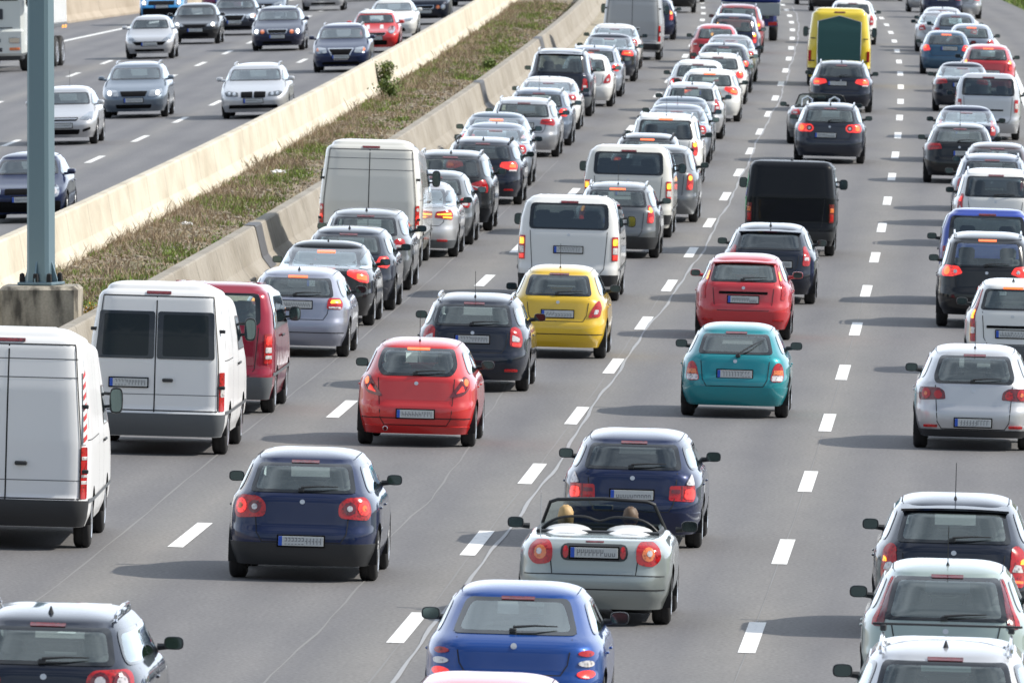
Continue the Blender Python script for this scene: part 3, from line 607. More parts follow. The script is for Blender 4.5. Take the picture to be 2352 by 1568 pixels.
        if seams and not onc and not cab:
            if kind == 'highvan' or (van and 'doors' in extra):
                ub = S.at(.8)[2] - .12; ut = S.at(ze - .2)[2] - .10; zt_ = ze - .10
                for sg in (1, -1): ribbon(mb, S, 'r', [(sg * ub, .62), (sg * ub, 1.3), (sg * ut, zt_)], .016, sm_)
                ribbon(mb, S, 'r', [(-ut, zt_), (ut, zt_)], .016, sm_); ribbon(mb, S, 'r', [(-.02, .60), (-.02, zt_)], .018, sm_); ribbon(mb, S, 'r', [(-ub, .62), (ub, .62)], .016, sm_)
                ribbon(mb, S, 'r', [(-ub, .84), (ub, .84)], .010, M_GREYP)
                if kind == 'highvan':
                    for sg in (1, -1):
                        for z_ in (.95, 1.72): mb.box(S.off('r', sg * (ub + .04), z_, .012), (.12, .03, .05), M_BLK, .01)
                if 'ribs' in extra:
                    for z_ in (H - .62, H - .40): ribbon(mb, S, 'r', [(-ub + .05, z_), (ub - .05, z_)], .012, M_GREYP)
            else:
                zb_ = rw[0][1] if rw else b
                uo = .80 * S.at(b)[2] if kind not in ('t5', 'caddy') else S.at(1)[2] - .12; zl = bump[1] + .012 if bump else .62
                if kind == 'sedan':
                    ribbon(mb, S, 'r', [(-uo * .98, b + .015), (-uo * .93, .72), (-uo * .8, .64), (uo * .8, .64), (uo * .93, .72), (uo * .98, b + .015)], .012, sm_)
                    ribbon(mb, S, 'r', [(-uo * .98, b + .015), (uo * .98, b + .015)], .007, sm_)
                else: ribbon(mb, S, 'r', [(-uo * .86, zb_ - .03), (-uo * .80, zl + .10), (-uo * .70, zl), (uo * .70, zl), (uo * .80, zl + .10), (uo * .86, zb_ - .03)], .012, sm_)
        if 'groove' in extra: ribbon(mb, S, 'r', [(-.9, .41), (.9, .41)], .014, sm_)
        if 'roofribs' in extra or kind == 'highvan':
            for i in range(7):
                y_ = -L / 2 + 1.35 + i * .5
                mb.box((0, y_, H - .002), (W - 2 * (W / 2 - S.at(ze)[2]) - .55, .16, .02), pm, .008)
        if kind in ('t5',):
            for i in range(9): mb.box(((i - 4) * .15, -.1, H - .010), (.05, L - 3.2, .022), pm, .008)
        if kind in ('hatch', 'estate', 'sedan') and not far:      # roof ditch mouldings
            for sg in (1, -1): mb.tube([(sg * (S.at(ze)[2] * .93), -S.at(ze)[0] + .35 + .25 * i, ze + .018 + .012 * math.sin(i)) * 1 if 0 else (sg * (S.at(ze)[2] * .93), -S.at(ze)[0] + .3 + .2 * i, ze + (H - ze) * .385 + .002) for i in range(int((S.at(ze)[0] + S.at(ze)[1] - .6) / .2) + 1)], .005, M_SEAM, 4)
        return mb.mesh('body')
    me = shared(('body',) + K, mk_body)
    root = empty(name, label, cat, group)
    pmat = paint(pkey, pcol, pmetal)
    link('body', me, root, pmat)
    def part(nm, fn, parent=root, k=None, m0=None):
        me_ = shared((nm,) + K + (k,), fn); return link(nm, me_, parent, m0)
    # glass
    if rw and not onc or (rw and not far):
        def f():
            mb = MB(); patch(mb, S, 'r', rw, glass, .007, .07 if not van else .09, M_FRIT, 6, (.075, .035)); return mb.mesh('rear_window')
        part('rear_window', f)
    if ws:
        def f():
            mb = MB(); patch(mb, S, 'f', ws, M_WS if onc else M_GLASS, .007, .08, M_FRIT, 6, (.06, .035)); return mb.mesh('windscreen')
        part('windscreen', f)
    for i, s_ in enumerate(sw):
        for ch in ('s', 'S'):
            def f():
                mb = MB(); patch(mb, S, ch, s_, glass if kind != 'highvan' else M_GLASS, .007, .10, M_FRIT, 5, (.05, .03)); return mb.mesh('side_window')
            part('side_window', f, k=ch)
    # bumper
    if bump:
        z0, z1, bm = bump; bm_ = {'b': M_BLK, 'g': M_GREYP, 'p': pm}[bm]
        def f(ch='r'):
            mb = MB(); ue = S.at(.5)[2] + (.30 if not van else .10); band(mb, S, ch, -ue, ue, z0, z1, bm_, .014, 30); return mb.mesh('bumper')
        part('bumper', f, m0=pmat if bm == 'p' else None)
    # lamps
    if not onc and lamps:
        for sg in (1, -1):
            def f():
                mb = MB(); o = .009
                for mk, poly, r_ in LAMPS[lamps]:
                    p_ = poly if sg == 1 else mirrored(poly)
                    patch(mb, S, 'r', p_, LM[mk], o, r_, None, 3); o += .003
                return mb.mesh('tail_lamp')
            part('tail_lamp', f, k=sg)
    # plate
    if plate is None: plate = (.80, 0) if kind not in ('t5', 'highvan') else (.92, 0)
    if not onc and plate:
        p_ = S.off('r', plate[1], plate[0], .012); o = link('number_plate', plate_mesh(seed), root); o.location = p_ + np.array([0, -.012, 0])
    if not onc and not far and kind in ('hatch', 'estate', 'sedan', 'suv', 'cabrio', 't5') and rearwin and lamps != 'megane':
        def f():
            mb = MB(); z_ = (rw[0][1] if rw else b) - .10 if kind != 'sedan' else b - .06
            patch(mb, S, 'r', Cc(0, z_, .030, 12, .9), M_RIM, .006, 0, None, 2)
            return mb.mesh('badge')
        part('badge', f)
    # wheels
    ty, ri = wheel_meshes(q['r'], van)
    for a in q['axles']:
        for sg in (1, -1):
            o = link('wheel', ty, root); o.location = (sg * (W / 2 - .125), a, q['r'])
            if sg < 0: o.rotation_euler = (0, 0, math.pi)
            link('rim', ri, o)
    # mirrors
    if mir:
        big = 2 if kind == 'highvan' else 1 if kind == 't5' else 0; zm = {2: b + .32, 1: b + .16, 0: b + .085}[big]
        ym = S.at(min(zm, ze))[1] - (.22 if not cab else .35); xm = S.at(min(zm, ze))[2] * .985 + (.02 if big else .05)
        if cab: xm = W / 2 - .01; zm = .99; ym = S.at(.9)[1] - .5
        for sg in (1, -1):
            mm, mg = mirror_meshes(big, sg); o = link('mirror', mm, root); o.location = (sg * xm, ym, zm); link('mirror_glass', mg, o)
            if mir == 2 or onc and not van: o.material_slots[0].link = 'OBJECT'; o.material_slots[0].material = pmat
    # inside
    if not far or True:
        def f():
            mb = MB(); zt_ = b - .10; y0, y1 = -S.at(b - .1)[0] + .14, S.at(b)[1] - .10; w_ = S.at(b)[2] - .07
            if cab: zt_ = .62
            mb.box((0, (y0 + y1) / 2, (.32 + zt_) / 2), (2 * w_ - .06, y1 - y0, zt_ - .32), M_INT, .02)
            if not cab: mb.box((0, y1 - .10, b - .10), (2 * w_ - .12, .30, .12), M_SEAT, .04)
            st = mb
            if not van and not cab:
                yb = q['axles'][0] + .32; mb.box((0, yb, b - .10), (2 * w_ - .2, .16, .34), M_SEAT, .05)
                for xx in (-.36, .36): mb.box((xx, yb - .04, b + .12), (.24, .08, .12), M_SEAT, .03)
            if kind in ('t5',):
                for yb in (q['axles'][0] + .5, q['axles'][0] + 1.5):
                    mb.box((-.1, yb, b - .0), (1.3, .14, .5), M_SEAT, .05)
                    for xx in (-.55, -.1, .35): mb.box((xx, yb - .04, b + .34), (.24, .09, .16), M_SEAT, .03)
            return mb.mesh('interior')
        part('interior', f)
        ys = q['axles'][1] - (1.48 if not van else 1.25)
        zs = b - .62 if not cab else .22
        if kind != 'highvan':
            for sg in (1, -1):
                o = link('seat', seat_mesh(), root); o.location = (sg * .37, ys, max(zs, .22) if not cab else .08)
    # extras
    rail = 'rails' in extra or 'railsdark' in extra or 'crossbars' in extra
    xr = S.at(ze)[2] * .90
    if rail:
        for sg in (1, -1):
            def f():
                mb = MB(); m_ = M_CHR if 'rails' in extra else M_BLK; y0, y1 = -S.at(ze)[0] + .22, S.at(ze)[1] - .25; zz = H - (.055 if not van else .03)
                pts = [(sg * xr, y0, zz - .04), (sg * xr, y0 + .07, zz + .025), (sg * xr, y0 + .2, zz + .055), (sg * xr, (y0 + y1) / 2, zz + .065), (sg * xr, y1 - .2, zz + .05), (sg * xr, y1, zz - .04)]
                mb.tube(pts, .017, m_, 7)
                for yy in (y0 + .06, (y0 + y1) / 2, y1 - .1): mb.box((sg * xr, yy, zz), (.03, .10, .07), m_, .01)
                return mb.mesh('roof_rail')
            part('roof_rail', f, k=sg)
    if 'crossbars' in extra:
        for yy in (.15,):
            def f():
                mb = MB(); mb.box((0, yy, H + .075), (2 * xr + .20, .04, .022), M_BLK, .006)
                for sg in (1, -1): mb.box((sg * xr, yy, H + .04), (.06, .09, .06), M_BLK, .01)
                return mb.mesh('roof_bar')
            part('roof_bar', f, k=yy)
    yt = -S.at(ze)[0]
    if 'ant' in extra or 'antlong' in extra:
        def f():
            mb = MB(); y_ = yt + .30; z_ = H - .045 if not van else H - .03
            if 'antlong' in extra: mb.lathe([(0, .022), (.03, .016), (.05, .008)], M_BLK, 8, 'Z', (0, y_, z_)); mb.tube([(0, y_, z_ + .04), (0, y_ - .14, z_ + .42)], [.005, .004], M_BLK, 5)
            else: mb.lathe([(0, .03), (.03, .022), (.075, .006)], M_BLK, 8, 'Z', (0, y_, z_))
            return mb.mesh('antenna')
        part('antenna', f)
    if rw and not onc:
        if 'wiper' in extra or 'wiperd' in extra:
            def f():
                mb = MB(); z_ = rw[0][1]
                if 'wiperd' in extra: a_, b_ = (.04, z_ - .02), (.42, z_ + .20)
                else: a_, b_ = (-.02, z_ + .03), (.40, z_ + .055)
                mb.tube([S.off('r', a_[0], a_[1], .045), S.off('r', (a_[0] + b_[0]) / 2, (a_[1] + b_[1]) / 2, .05), S.off('r', b_[0], b_[1], .03)], [.015, .010, .006], M_BLK, 6)
                mb.box(S.off('r', a_[0], a_[1] - .01, .02), (.07, .04, .05), M_BLK, .01)
                return mb.mesh('wiper')
            part('wiper', f)
        hb = 'L' if 'hbl' in extra else 'D'
        def f():
            mb = MB(); zm_ = max(q_[1] for q_ in rw); z_ = min(zm_ + .018, ze - .012) if kind != 'sedan' else zm_ - .035
            patch(mb, S, 'r', [(-.16, z_ - .016), (.16, z_ - .016), (.16, z_ + .016), (-.16, z_ + .016)], M_REDX if hb == 'L' else M_DRED, .016, .01, None, 3); return mb.mesh('high_brake_lamp')
        part('high_brake_lamp', f)
    if kind == 'highvan' and not onc:
        def f():
            mb = MB(); patch(mb, S, 'r', [(-.17, ze - .075), (.17, ze - .075), (.17, ze - .04), (-.17, ze - .04)], M_DRED, .014, .01, None, 3); return mb.mesh('high_brake_lamp')
        part('high_brake_lamp', f)
        if 'vanwin' in extra:
            for sg in (1, -1):
                def f():
                    mb = MB(); pl = [(.0, 1.33), (.80, 1.33), (.77, 1.98), (.0, 1.98)]; pl = pl if sg == 1 else [(-u - .04, z) for u, z in pl][::-1]
                    patch(mb, S, 'r', pl, M_VGL, .012, .04, M_FRIT, 5); return mb.mesh('rear_window')
                part('rear_window', f, k=sg)
        def f():
            mb = MB(); u_ = .16; patch(mb, S, 'r', [(u_ - .09, .97), (u_ + .09, .97), (u_ + .09, 1.10), (u_ - .09, 1.10)], M_WHP, .004, .02, None, 2)
            mb.box(S.off('r', u_, 1.04, .03), (.15, .035, .05), M_BLK, .012); return mb.mesh('door_handle')
        part('door_handle', f)
    if 'spoiler' in extra:
        def f():
            mb = MB(); mb.mi(pm); w_ = S.at(ze)[2] * .93; vs = []; k = 12
            for i in range(k + 1):
                x = -w_ + 2 * w_ * i / k; yb_ = -S.table('r', ze)[2][0] * (1 - .05 * abs(x / w_) ** 3); 
                vs += [(x, yb_ + .14, ze + .045 - .02 * abs(x / w_) ** 2), (x, yb_ - .13, ze + .005 - .02 * abs(x / w_) ** 2), (x, yb_ - .13, ze - .02 - .02 * abs(x / w_) ** 2), (x, yb_ + .04, ze - .03)]
            mb.add(vs, [(4 * i + j, 4 * i + j + 1, 4 * i + j + 5, 4 * i + j + 4) for i in range(k) for j in range(3)], pm); return mb.mesh('roof_spoiler')
        part('roof_spoiler', f, m0=pmat)
    if 'exhaust' in extra:
        def f():
            mb = MB(); ar = S.at(.3)[0]; mb.lathe([(.0, .036), (-.10, .036), (-.105, .030), (-.02, .028)], M_CHR, 12, 'Y', (-.42, -ar + .05, .26)); return mb.mesh('exhaust_pipe')
        part('exhaust_pipe', f)
    if 'bar' in extra and plate:
        def f():
            mb = MB(); z_ = plate[0] + .115; patch(mb, S, 'r', [(-.42, z_ - .022), (.42, z_ - .022), (.42, z_ + .022), (-.42, z_ + .022)], M_GRL, .012, .01, None, 4); return mb.mesh('boot_handle')
        part('boot_handle', f)
    if 'reflectors' in extra:
        for sg in (1, -1):
            def f():
                mb = MB(); patch(mb, S, 'r', [(sg * .62 - .11, .335), (sg * .62 + .11, .335), (sg * .62 + .11, .37), (sg * .62 - .11, .37)], M_RED, .022, .012, None, 3)
                return mb.mesh('reflector_strip')
            part('reflector_strip', f, k=sg)
    if onc: add_front(root, S, q, front, part, seed, pmat, far)
    # place it on the road
    WARP = None
    X, th, E, dE = cl(Y); base = P(Y, t, g); sl_ = (g(t + .5) - g(t - .5))
    root.location = base
    root.rotation_euler = (dE * (-1 if onc else 1), -sl_ * (-1 if onc else 1), -th + (math.pi if onc else 0) + dyaw)
    return root, S, part
FR = {   # headlamps and grilles of oncoming cars: (headlamp polys), (grille polys)
 'plain': ([('G', [(.40, .62), (.74, .64), (.80, .74), (.66, .76), (.44, .70)], .03)], [('K', [(-.34, .60), (.34, .60), (.36, .68), (-.36, .68)]), ('K', [(-.48, .28), (.48, .28), (.44, .40), (-.44, .40)])]),
 'bmw': ([('S', [(.40, .62), (.76, .62), (.84, .72), (.70, .76), (.42, .72)], .03), ('G', Cc(.52, .68, .045), 0), ('G', Cc(.66, .68, .045), 0)], [('K', [(.015, .58), (.33, .58), (.34, .735), (.02, .74)]), ('K', [(-.33, .58), (-.015, .58), (-.02, .74), (-.34, .735)]), ('K', [(-.68, .30), (.68, .30), (.66, .39), (-.66, .39)])]),
 'skoda': ([('G', [(.40, .60), (.72, .60), (.86, .70), (.80, .80), (.46, .76)], .04)], [('K', [(-.32, .60), (.32, .60), (.38, .74), (-.38, .74)]), ('K', [(-.46, .28), (.46, .28), (.50, .38), (-.50, .38)])]),
 'vwv': ([('G', [(.42, .62), (.74, .60), (.84, .72), (.72, .80), (.46, .76)], .03), ('A', [(.70, .66), (.82, .68), (.78, .76), (.72, .76)], .01)], [('C', [(-.22, .40), (.22, .40), (.42, .76), (-.42, .76)]), ('K', [(-.18, .42), (.18, .42), (.37, .73), (-.37, .73)]), ('K', [(-.60, .26), (.60, .26), (.56, .34), (-.56, .34)])]),
 'astra': ([('G', [(.44, .66), (.78, .60), (.84, .70), (.80, .84), (.66, .82)], .03)], [('K', [(-.38, .62), (.38, .62), (.42, .70), (-.42, .70)]), ('C', [(-.38, .65), (.38, .65), (.39, .675), (-.39, .675)]), ('K', [(-.42, .28), (.42, .28), (.46, .40), (-.46, .40)]), ('K', [(.52, .34), (.74, .40), (.74, .46), (.54, .40)]), ('K', [(-.74, .40), (-.52, .34), (-.54, .40), (-.74, .46)])]),
 'p206': ([('G', [(.42, .60), (.74, .62), (.80, .80), (.70, .84), (.50, .68)], .03)], [('K', [(-.44, .46), (.44, .46), (.58, .58), (-.58, .58)]), ('K', [(-.5, .26), (.5, .26), (.48, .33), (-.48, .33)])]),
 'merc': ([('G', Cc(.70, .66, .10), 0), ('A', Cc(.50, .66, .07), 0)], [('C', [(-.32, .60), (.32, .60), (.36, .74), (-.36, .74)]), ('K', [(-.29, .61), (.29, .61), (.33, .72), (-.33, .72)]), ('K', [(-.5, .26), (.5, .26), (.48, .34), (-.48, .34)])]),
 'mini': ([('C', Cc(.58, .76, .13), 0), ('G', Cc(.58, .76, .11), 0)], [('C', [(-.34, .58), (.34, .58), (.40, .68), (-.40, .68)]), ('K', [(-.33, .59), (.33, .59), (.38, .67), (-.38, .67)]), ('K', [(-.42, .28), (.42, .28), (.42, .42), (-.42, .42)])]),
 'golf4': ([('G', Cc(.63, .66, .125), 0), ('W', Cc(.63, .66, .06), 0)], [('K', [(-.42, .60), (.42, .60), (.42, .72), (-.42, .72)]), ('K', [(-.8, .24), (.8, .24), (.8, .46), (-.8, .46)])]),
 'van': ([('G', Cc(.66, .86, .12), 0), ('W', Cc(.66, .86, .08), 0)], [('K', [(-.5, .76), (.5, .76), (.5, .92), (-.5, .92)]), ('K', [(-.85, .38), (.85, .38), (.85, .66), (-.85, .66)])]),
}
def add_front(root, S, q, front, part, seed, pmat, far):
    lit = front.endswith('*'); fr = front.rstrip('*'); hl, gr = FR[fr]
    for sg in (1, -1):
        def f():
            mb = MB(); o = .008
            for mk, poly, r_ in hl: patch(mb, S, 'f', poly if sg == 1 else mirrored(poly), LM[mk], o, r_, None, 3); o += .004
            if lit:
                c = np.mean(np.array(hl[0][1]), 0); patch(mb, S, 'f', Cc(sg * (c[0] + .02), c[1], .055), M_HL, o + .004, 0, None, 2)
            return mb.mesh('headlamp')
        part('headlamp', f, k=('h', sg))
    for i, (mk, poly) in enumerate(gr):
        def f():
            mb = MB(); patch(mb, S, 'f', poly, LM[mk], .008 + .004 * i, .03, None, 5); return mb.mesh('grille')
        part('grille', f, k=('g', i))
    z_ = .50 if fr != 'van' else .70
    p_ = S.off('f', 0, z_, .014); o = link('number_plate', plate_mesh(seed), root); o.location = p_ + np.array([0, .012, 0]); o.rotation_euler = (0, 0, math.pi)
# ------------------------------------------------------------------ ground, roads, markings
def road_uv(m):
    n = N(m, 'ShaderNodeUVMap'); n.uv_map = 'road'; return n.outputs[0]
def stations(y0, y1, step): return list(np.arange(y0, y1 + .01, step))
def sheet(name, ys, ts, g, m, z=0.0, kind='structure', label=None):
    """ribbon following the road: ts = list or function of Y giving lateral positions"""
    vs = []; fs = []; uv = []; n = None
    for Y in ys:
        tt = ts(Y) if callable(ts) else ts; n = len(tt)
        for t in tt: vs.append(P(Y, t, g, z)); uv.append((t, Y))
    for i in range(len(ys) - 1):
        for j in range(n - 1): fs.append((i * n + j, i * n + j + 1, (i + 1) * n + j + 1, (i + 1) * n + j))
    me = bpy.data.meshes.new(name); me.from_pydata(vs, [], fs); me.materials.append(m)
    l = me.uv_layers.new(name='road'); idx = [k for f in fs for k in f]
    l.data.foreach_set('uv', [c for k in idx for c in uv[k]]); me.update()
    o = bpy.data.objects.new(name, me); COL.objects.link(o); return tag(o, label, None, None, kind)
def asphalt(name, base, lanes):
    m = mat(name, base, .82, 0, 0, None, 1, .35); L = m.node_tree.links; b = m.node_tree.nodes['Principled BSDF']; uv = road_uv(m)
    fine = noise(m, 21, 5, uv, (1, .5, 1)); big = noise(m, .9, 5, uv, (1, .10, 1)); mid = noise(m, 3.0, 4, uv, (1, .25, 1))
    sep = N(m, 'ShaderNodeSeparateXYZ'); L.new(uv, sep.inputs[0])
    # wheel tracks and the darker oil strip between them repeat with the lane width
    off = N(m, 'ShaderNodeMath', operation='SUBTRACT'); L.new(sep.outputs[0], off.inputs[0]); off.inputs[1].default_value = lanes[0]
    md = N(m, 'ShaderNodeMath', operation='PINGPONG'); L.new(off.outputs[0], md.inputs[0]); md.inputs[1].default_value = lanes[1] / 2
    k = lanes[1] / 2
    rr = N(m, 'ShaderNodeMapRange'); rr.inputs[2].default_value = k; L.new(md.outputs[0], rr.inputs[0])
    lane = ramp(m, rr.outputs[0], [(0, (1.24, 1.21, 1.14)), (.16, (1.09, 1.08, 1.04)), (.40, (.90, .90, .915)), (.70, (1.05, 1.045, 1.04)), (1, (.89, .89, .905))])
    c1 = ramp(m, fine.outputs[0], [(.25, tuple(x * .74 for x in base)), (.75, tuple(x * 1.24 for x in base))])
    c2 = ramp(m, big.outputs[0], [(.28, (.86, .86, .88)), (.5, (1, 1, 1)), (.72, (1.10, 1.09, 1.07))]); c3 = ramp(m, mid.outputs[0], [(.3, (.97, .97, .97)), (.7, (1.03, 1.03, 1.03))])
    c = mixc(m, 'MULTIPLY', 1.0, c1.outputs[0], lane.outputs[0]); c = mixc(m, 'MULTIPLY', 1.0, c, c2.outputs[0]); c = mixc(m, 'MULTIPLY', 1.0, c, c3.outputs[0]); L.new(c, b.inputs['Base Color'])
    bp = N(m, 'ShaderNodeBump'); bp.inputs['Strength'].default_value = .25; bp.inputs['Distance'].default_value = .01; L.new(fine.outputs[0], bp.inputs['Height']); L.new(bp.outputs[0], b.inputs['Normal'])
    return m
M_ASP = asphalt('asphalt', (.152, .149, .151), (0, 3.75)); M_ASP2 = asphalt('asphalt_old', (.155, .155, .163), (-15.8, 3.3))
def ground_mat(name, cols, sc1=.6):
    m = mat(name, cols[0], .95, 0, 0, None, 1, .2); L = m.node_tree.links; tc = N(m, 'ShaderNodeTexCoord')
    a = noise(m, sc1, 6, tc.outputs['Object']); b_ = noise(m, sc1 * 14, 4, tc.outputs['Object'])
    r1 = ramp(m, a.outputs[0], [(.35, cols[0]), (.5, cols[1]), (.65, cols[2])]); r2 = ramp(m, b_.outputs[0], [(.3, (.65, .65, .65)), (.7, (1.3, 1.3, 1.3))])
    L.new(mixc(m, 'MULTIPLY', 1.0, r1.outputs[0], r2.outputs[0]), m.node_tree.nodes['Principled BSDF'].inputs['Base Color']); return m
M_SOIL = ground_mat('median_soil', [(.17, .135, .095), (.28, .235, .175), (.15, .145, .075)], .5)
M_GRND = ground_mat('ground_far', [(.07, .10, .035), (.10, .12, .05), (.13, .12, .07)], .05)
def marking_mat():
    m = mat('road_paint', (.86, .86, .84), .6); L = m.node_tree.links; uv = road_uv(m); n = noise(m, 9, 5, uv)
    r = ramp(m, n.outputs[0], [(.30, (.50, .50, .49)), (.42, (.76, .76, .74)), (1, (.84, .84, .82))]); L.new(r.outputs[0], m.node_tree.nodes['Principled BSDF'].inputs['Base Color']); return m
M_LINE = marking_mat()
YS = stations(-60, 1100, 5)
g0 = sheet('ground', [-400, -100, 200, 560, 1200, 3000, 6000], [-3000, -200, -40, 0, 40, 200, 3000], lambda t: -1.2, M_GRND)
sheet('road', YS, [-7.95, -4, 0, 4, 8, 10.6], G_MAIN, M_ASP)
OUT = [(60, -34.), (475, -31.2), (515, -28.35), (545, -26.3), (563, -22.2), (600, -21.6), (1200, -21.6)]
outer_t = lambda Y: float(np.interp(Y, [a for a, _ in OUT], [b for _, b in OUT]))
sheet('road', YS, lambda Y: [-34.5, -26, -22.4, -19, -15.8, -11.95], G_OPP, M_ASP2)
sheet('median_ground', YS, [-11.55, -10.8, -10.0, -9.2, -8.22], G_MED, M_SOIL)
G_V = lambda t: -.30 - .03 * (t - 10.6) if t > 10.6 else -XF * t
sheet('verge', YS, [10.6, 11.2, 14, 22, 40], lambda t: -XF * 10.6 - .02 - .05 * (t - 10.6), M_GRND)
def dashes(name, t, ys, g, ln=5.8, wd=.19):
    vs = []; fs = []; uv = []
    for yc in ys:
        k = 4; b = len(vs)
        for i in range(k + 1):
            Y = yc - ln / 2 + ln * i / k
            for d in (-wd / 2, wd / 2): vs.append(P(Y, t + d, g, .006)); uv.append((t + d, Y))
        fs += [(b + 2 * i, b + 2 * i + 1, b + 2 * i + 3, b + 2 * i + 2) for i in range(k)]
    me = bpy.data.meshes.new(name); me.from_pydata(vs, [], fs); me.materials.append(M_LINE); l = me.uv_layers.new(name='road')
    l.data.foreach_set('uv', [c for f in fs for k in f for c in uv[k]]); me.update()
    o = bpy.data.objects.new(name, me); COL.objects.link(o); return tag(o, None, None, None, 'structure')
YD = [143.5 + 18 * n for n in range(-6, 45)]
for t in (-3.52, 0, 3.75): dashes('lane_marking', t, [y for y in YD], G_MAIN)
YO = [323.8 + 18 * n for n in range(-15, 34)]
dashes('lane_marking', -15.82, YO, G_OPP, 5.8, .17); dashes('lane_marking', -19.05, [y - 1.8 for y in YO], G_OPP, 5.8, .17); dashes('lane_marking', -22.45, [y + 4 for y in YO if y < 452], G_OPP, 5.8, .17)
sheet('edge_line', YS, [7.42, 7.62], G_MAIN, M_LINE, .006)
sheet('edge_line', YS, [-11.95 - .62, -11.95 - .45], G_OPP, M_LINE, .006)
sheet('edge_line', YS, lambda Y: [float(np.interp(Y, [60, 475, 504, 545, 600, 1200], [-29.5, -26.2, -25.2, -23.6, -20, -19])) + d for d in (-.13, .13)], G_OPP, M_LINE, .006)
# sealed cracks and joints in the asphalt
def seal_mat():
    m = mat('crack_seal', (.31, .315, .325), .7); return m
M_SEAL = seal_mat(); M_SEAL2 = mat('joint_faint', (.20, .198, .195), .8)
def crack(name, pts, wd, m, wig=.03, y0=100, y1=570, z=.004, seed=1):
    r_ = random.Random(seed); ys = stations(y0, y1, 1.5); off = 0; ph = [r_.uniform(0, 6) for _ in range(4)]; vs = []
    for Y in ys:
        t = np.interp(Y, [a for a, _ in pts], [b for _, b in pts]) + wig * (math.sin(Y * .21 + ph[0]) + .7 * math.sin(Y * .43 + ph[1]) + .35 * math.sin(Y * 1.1 + ph[2]))
        w_ = wd * (1 + .35 * math.sin(Y * .7 + ph[3])) / 2; vs += [P(Y, t - w_, G_MAIN, z), P(Y, t + w_, G_MAIN, z)]
    me = bpy.data.meshes.new(name); me.from_pydata(vs, [], [(2 * i, 2 * i + 1, 2 * i + 3, 2 * i + 2) for i in range(len(ys) - 1)]); me.materials.append(m)
    o = bpy.data.objects.new(name, me); COL.objects.link(o); tag(o, None, None, None, 'structure')
crack('crack_seal', [(100, .36), (133, .33), (153, .22), (166, .28), (185, .22), (207, .13), (232, .13), (265, .22), (306, .15), (356, .05), (394, .15), (440, .12), (494, .22), (564, .34)],   .040, M_SEAL, .022, z=.008)
crack('joint_seal', [(100, -4.2), (148, -4.28), (187, -4.5), (300, -4.6), (570, -4.6)], .022, M_SEAL2, .008, y1=330, seed=2)
crack('joint_seal', [(100, -.85), (152, -.94), (161, -1.06), (172, -1.05), (196, -1.28), (213, -1.54), (260, -1.6)], .022, M_SEAL2, .03, y1=260, seed=3)
crack('joint_seal', [(100, .12), (149, .06), (161, .03), (210, -.02), (260, -.05)], .02, M_SEAL2, .008, y1=250, seed=4)
crack('joint_seal', [(100, 3.74), (570, 3.74)], .012, M_SEAL2, .003, y1=260, seed=5)
# ------------------------------------------------------------------ concrete barriers
def concrete(name, base, streak, dirt=.35):
    m = mat(name, base, .85, 0, 0, None, 1, .3); L = m.node_tree.links; uv = road_uv(m)
    st = noise(m, 3.2, 5, uv, (1, 4.0, 1)); bl = noise(m, .35, 5, uv, (2, 1, 1)); fine = noise(m, 30, 3, uv)
    r1 = ramp(m, st.outputs[0], [(.32, tuple(a * (1 - dirt) for a in base)), (.52, base), (.75, tuple(min(a * 1.08, .95) for a in base))])
    r2 = ramp(m, bl.outputs[0], [(.3, (.80, .78, .74)), (.6, (1.04, 1.04, 1.04))]); r3 = ramp(m, fine.outputs[0], [(.3, (.93,) * 3), (.7, (1.06,) * 3)])
    c = mixc(m, 'MULTIPLY', 1.0, r1.outputs[0], r2.outputs[0]); c = mixc(m, 'MULTIPLY', 1.0, c, r3.outputs[0])
    sep = N(m, 'ShaderNodeSeparateXYZ'); L.new(uv, sep.inputs[0])
    # casting joints every six metres
    mo = N(m, 'ShaderNodeMath', operation='PINGPONG'); L.new(sep.outputs[1], mo.inputs[0]); mo.inputs[1].default_value = 3.0
    lt = N(m, 'ShaderNodeMath', operation='LESS_THAN'); L.new(mo.outputs[0], lt.inputs[0]); lt.inputs[1].default_value = .03
    L.new(mixc(m, 'MIX', lt.outputs[0], c, tuple(a * .35 for a in base)), m.node_tree.nodes['Principled BSDF'].inputs['Base Color']); return m
def barrier(name, prof, g, m, label, tfun=None, y0=-60, y1=1100):
    """prof = (lateral, height) closed outline"""
    ys = stations(y0, y1, 3); vs = []; uv = []; n = len(prof); fs = []; acc = [0]
    for i in range(1, n): acc.append(acc[-1] + math.hypot(prof[i][0] - prof[i - 1][0], prof[i][1] - prof[i - 1][1]))
    tc_ = prof[0][0]
    for Y in ys:
        b = P(Y, tfun(Y) if tfun else 0, g); X, th, E, _ = cl(Y); t0 = tfun(Y) if tfun else 0
        for i, (t, z) in enumerate(prof):
            q = P(Y, t0 + t, lambda _: g(t0 + tc_), z); vs.append(q); uv.append((acc[i], Y))
    for i in range(len(ys) - 1):
        for j in range(n - 1): fs.append((i * n + j, i * n + j + 1, (i + 1) * n + j + 1, (i + 1) * n + j))
    me = bpy.data.meshes.new(name); me.from_pydata(vs, [], fs); me.materials.append(m); l = me.uv_layers.new(name='road')
    l.data.foreach_set('uv', [c for f in fs for k in f for c in uv[k]]); me.update()
    o = bpy.data.objects.new(name, me); COL.objects.link(o); return tag(o, label, 'barrier', 'concrete barriers along the carriageways')
M_CON = concrete('concrete_grey', (.335, .305, .26), 1, .38); M_CON2 = concrete('concrete_pale', (.58, .53, .435), 1, .20); M_CON3 = concrete('concrete_tan', (.40, .34, .27), 1, .2)
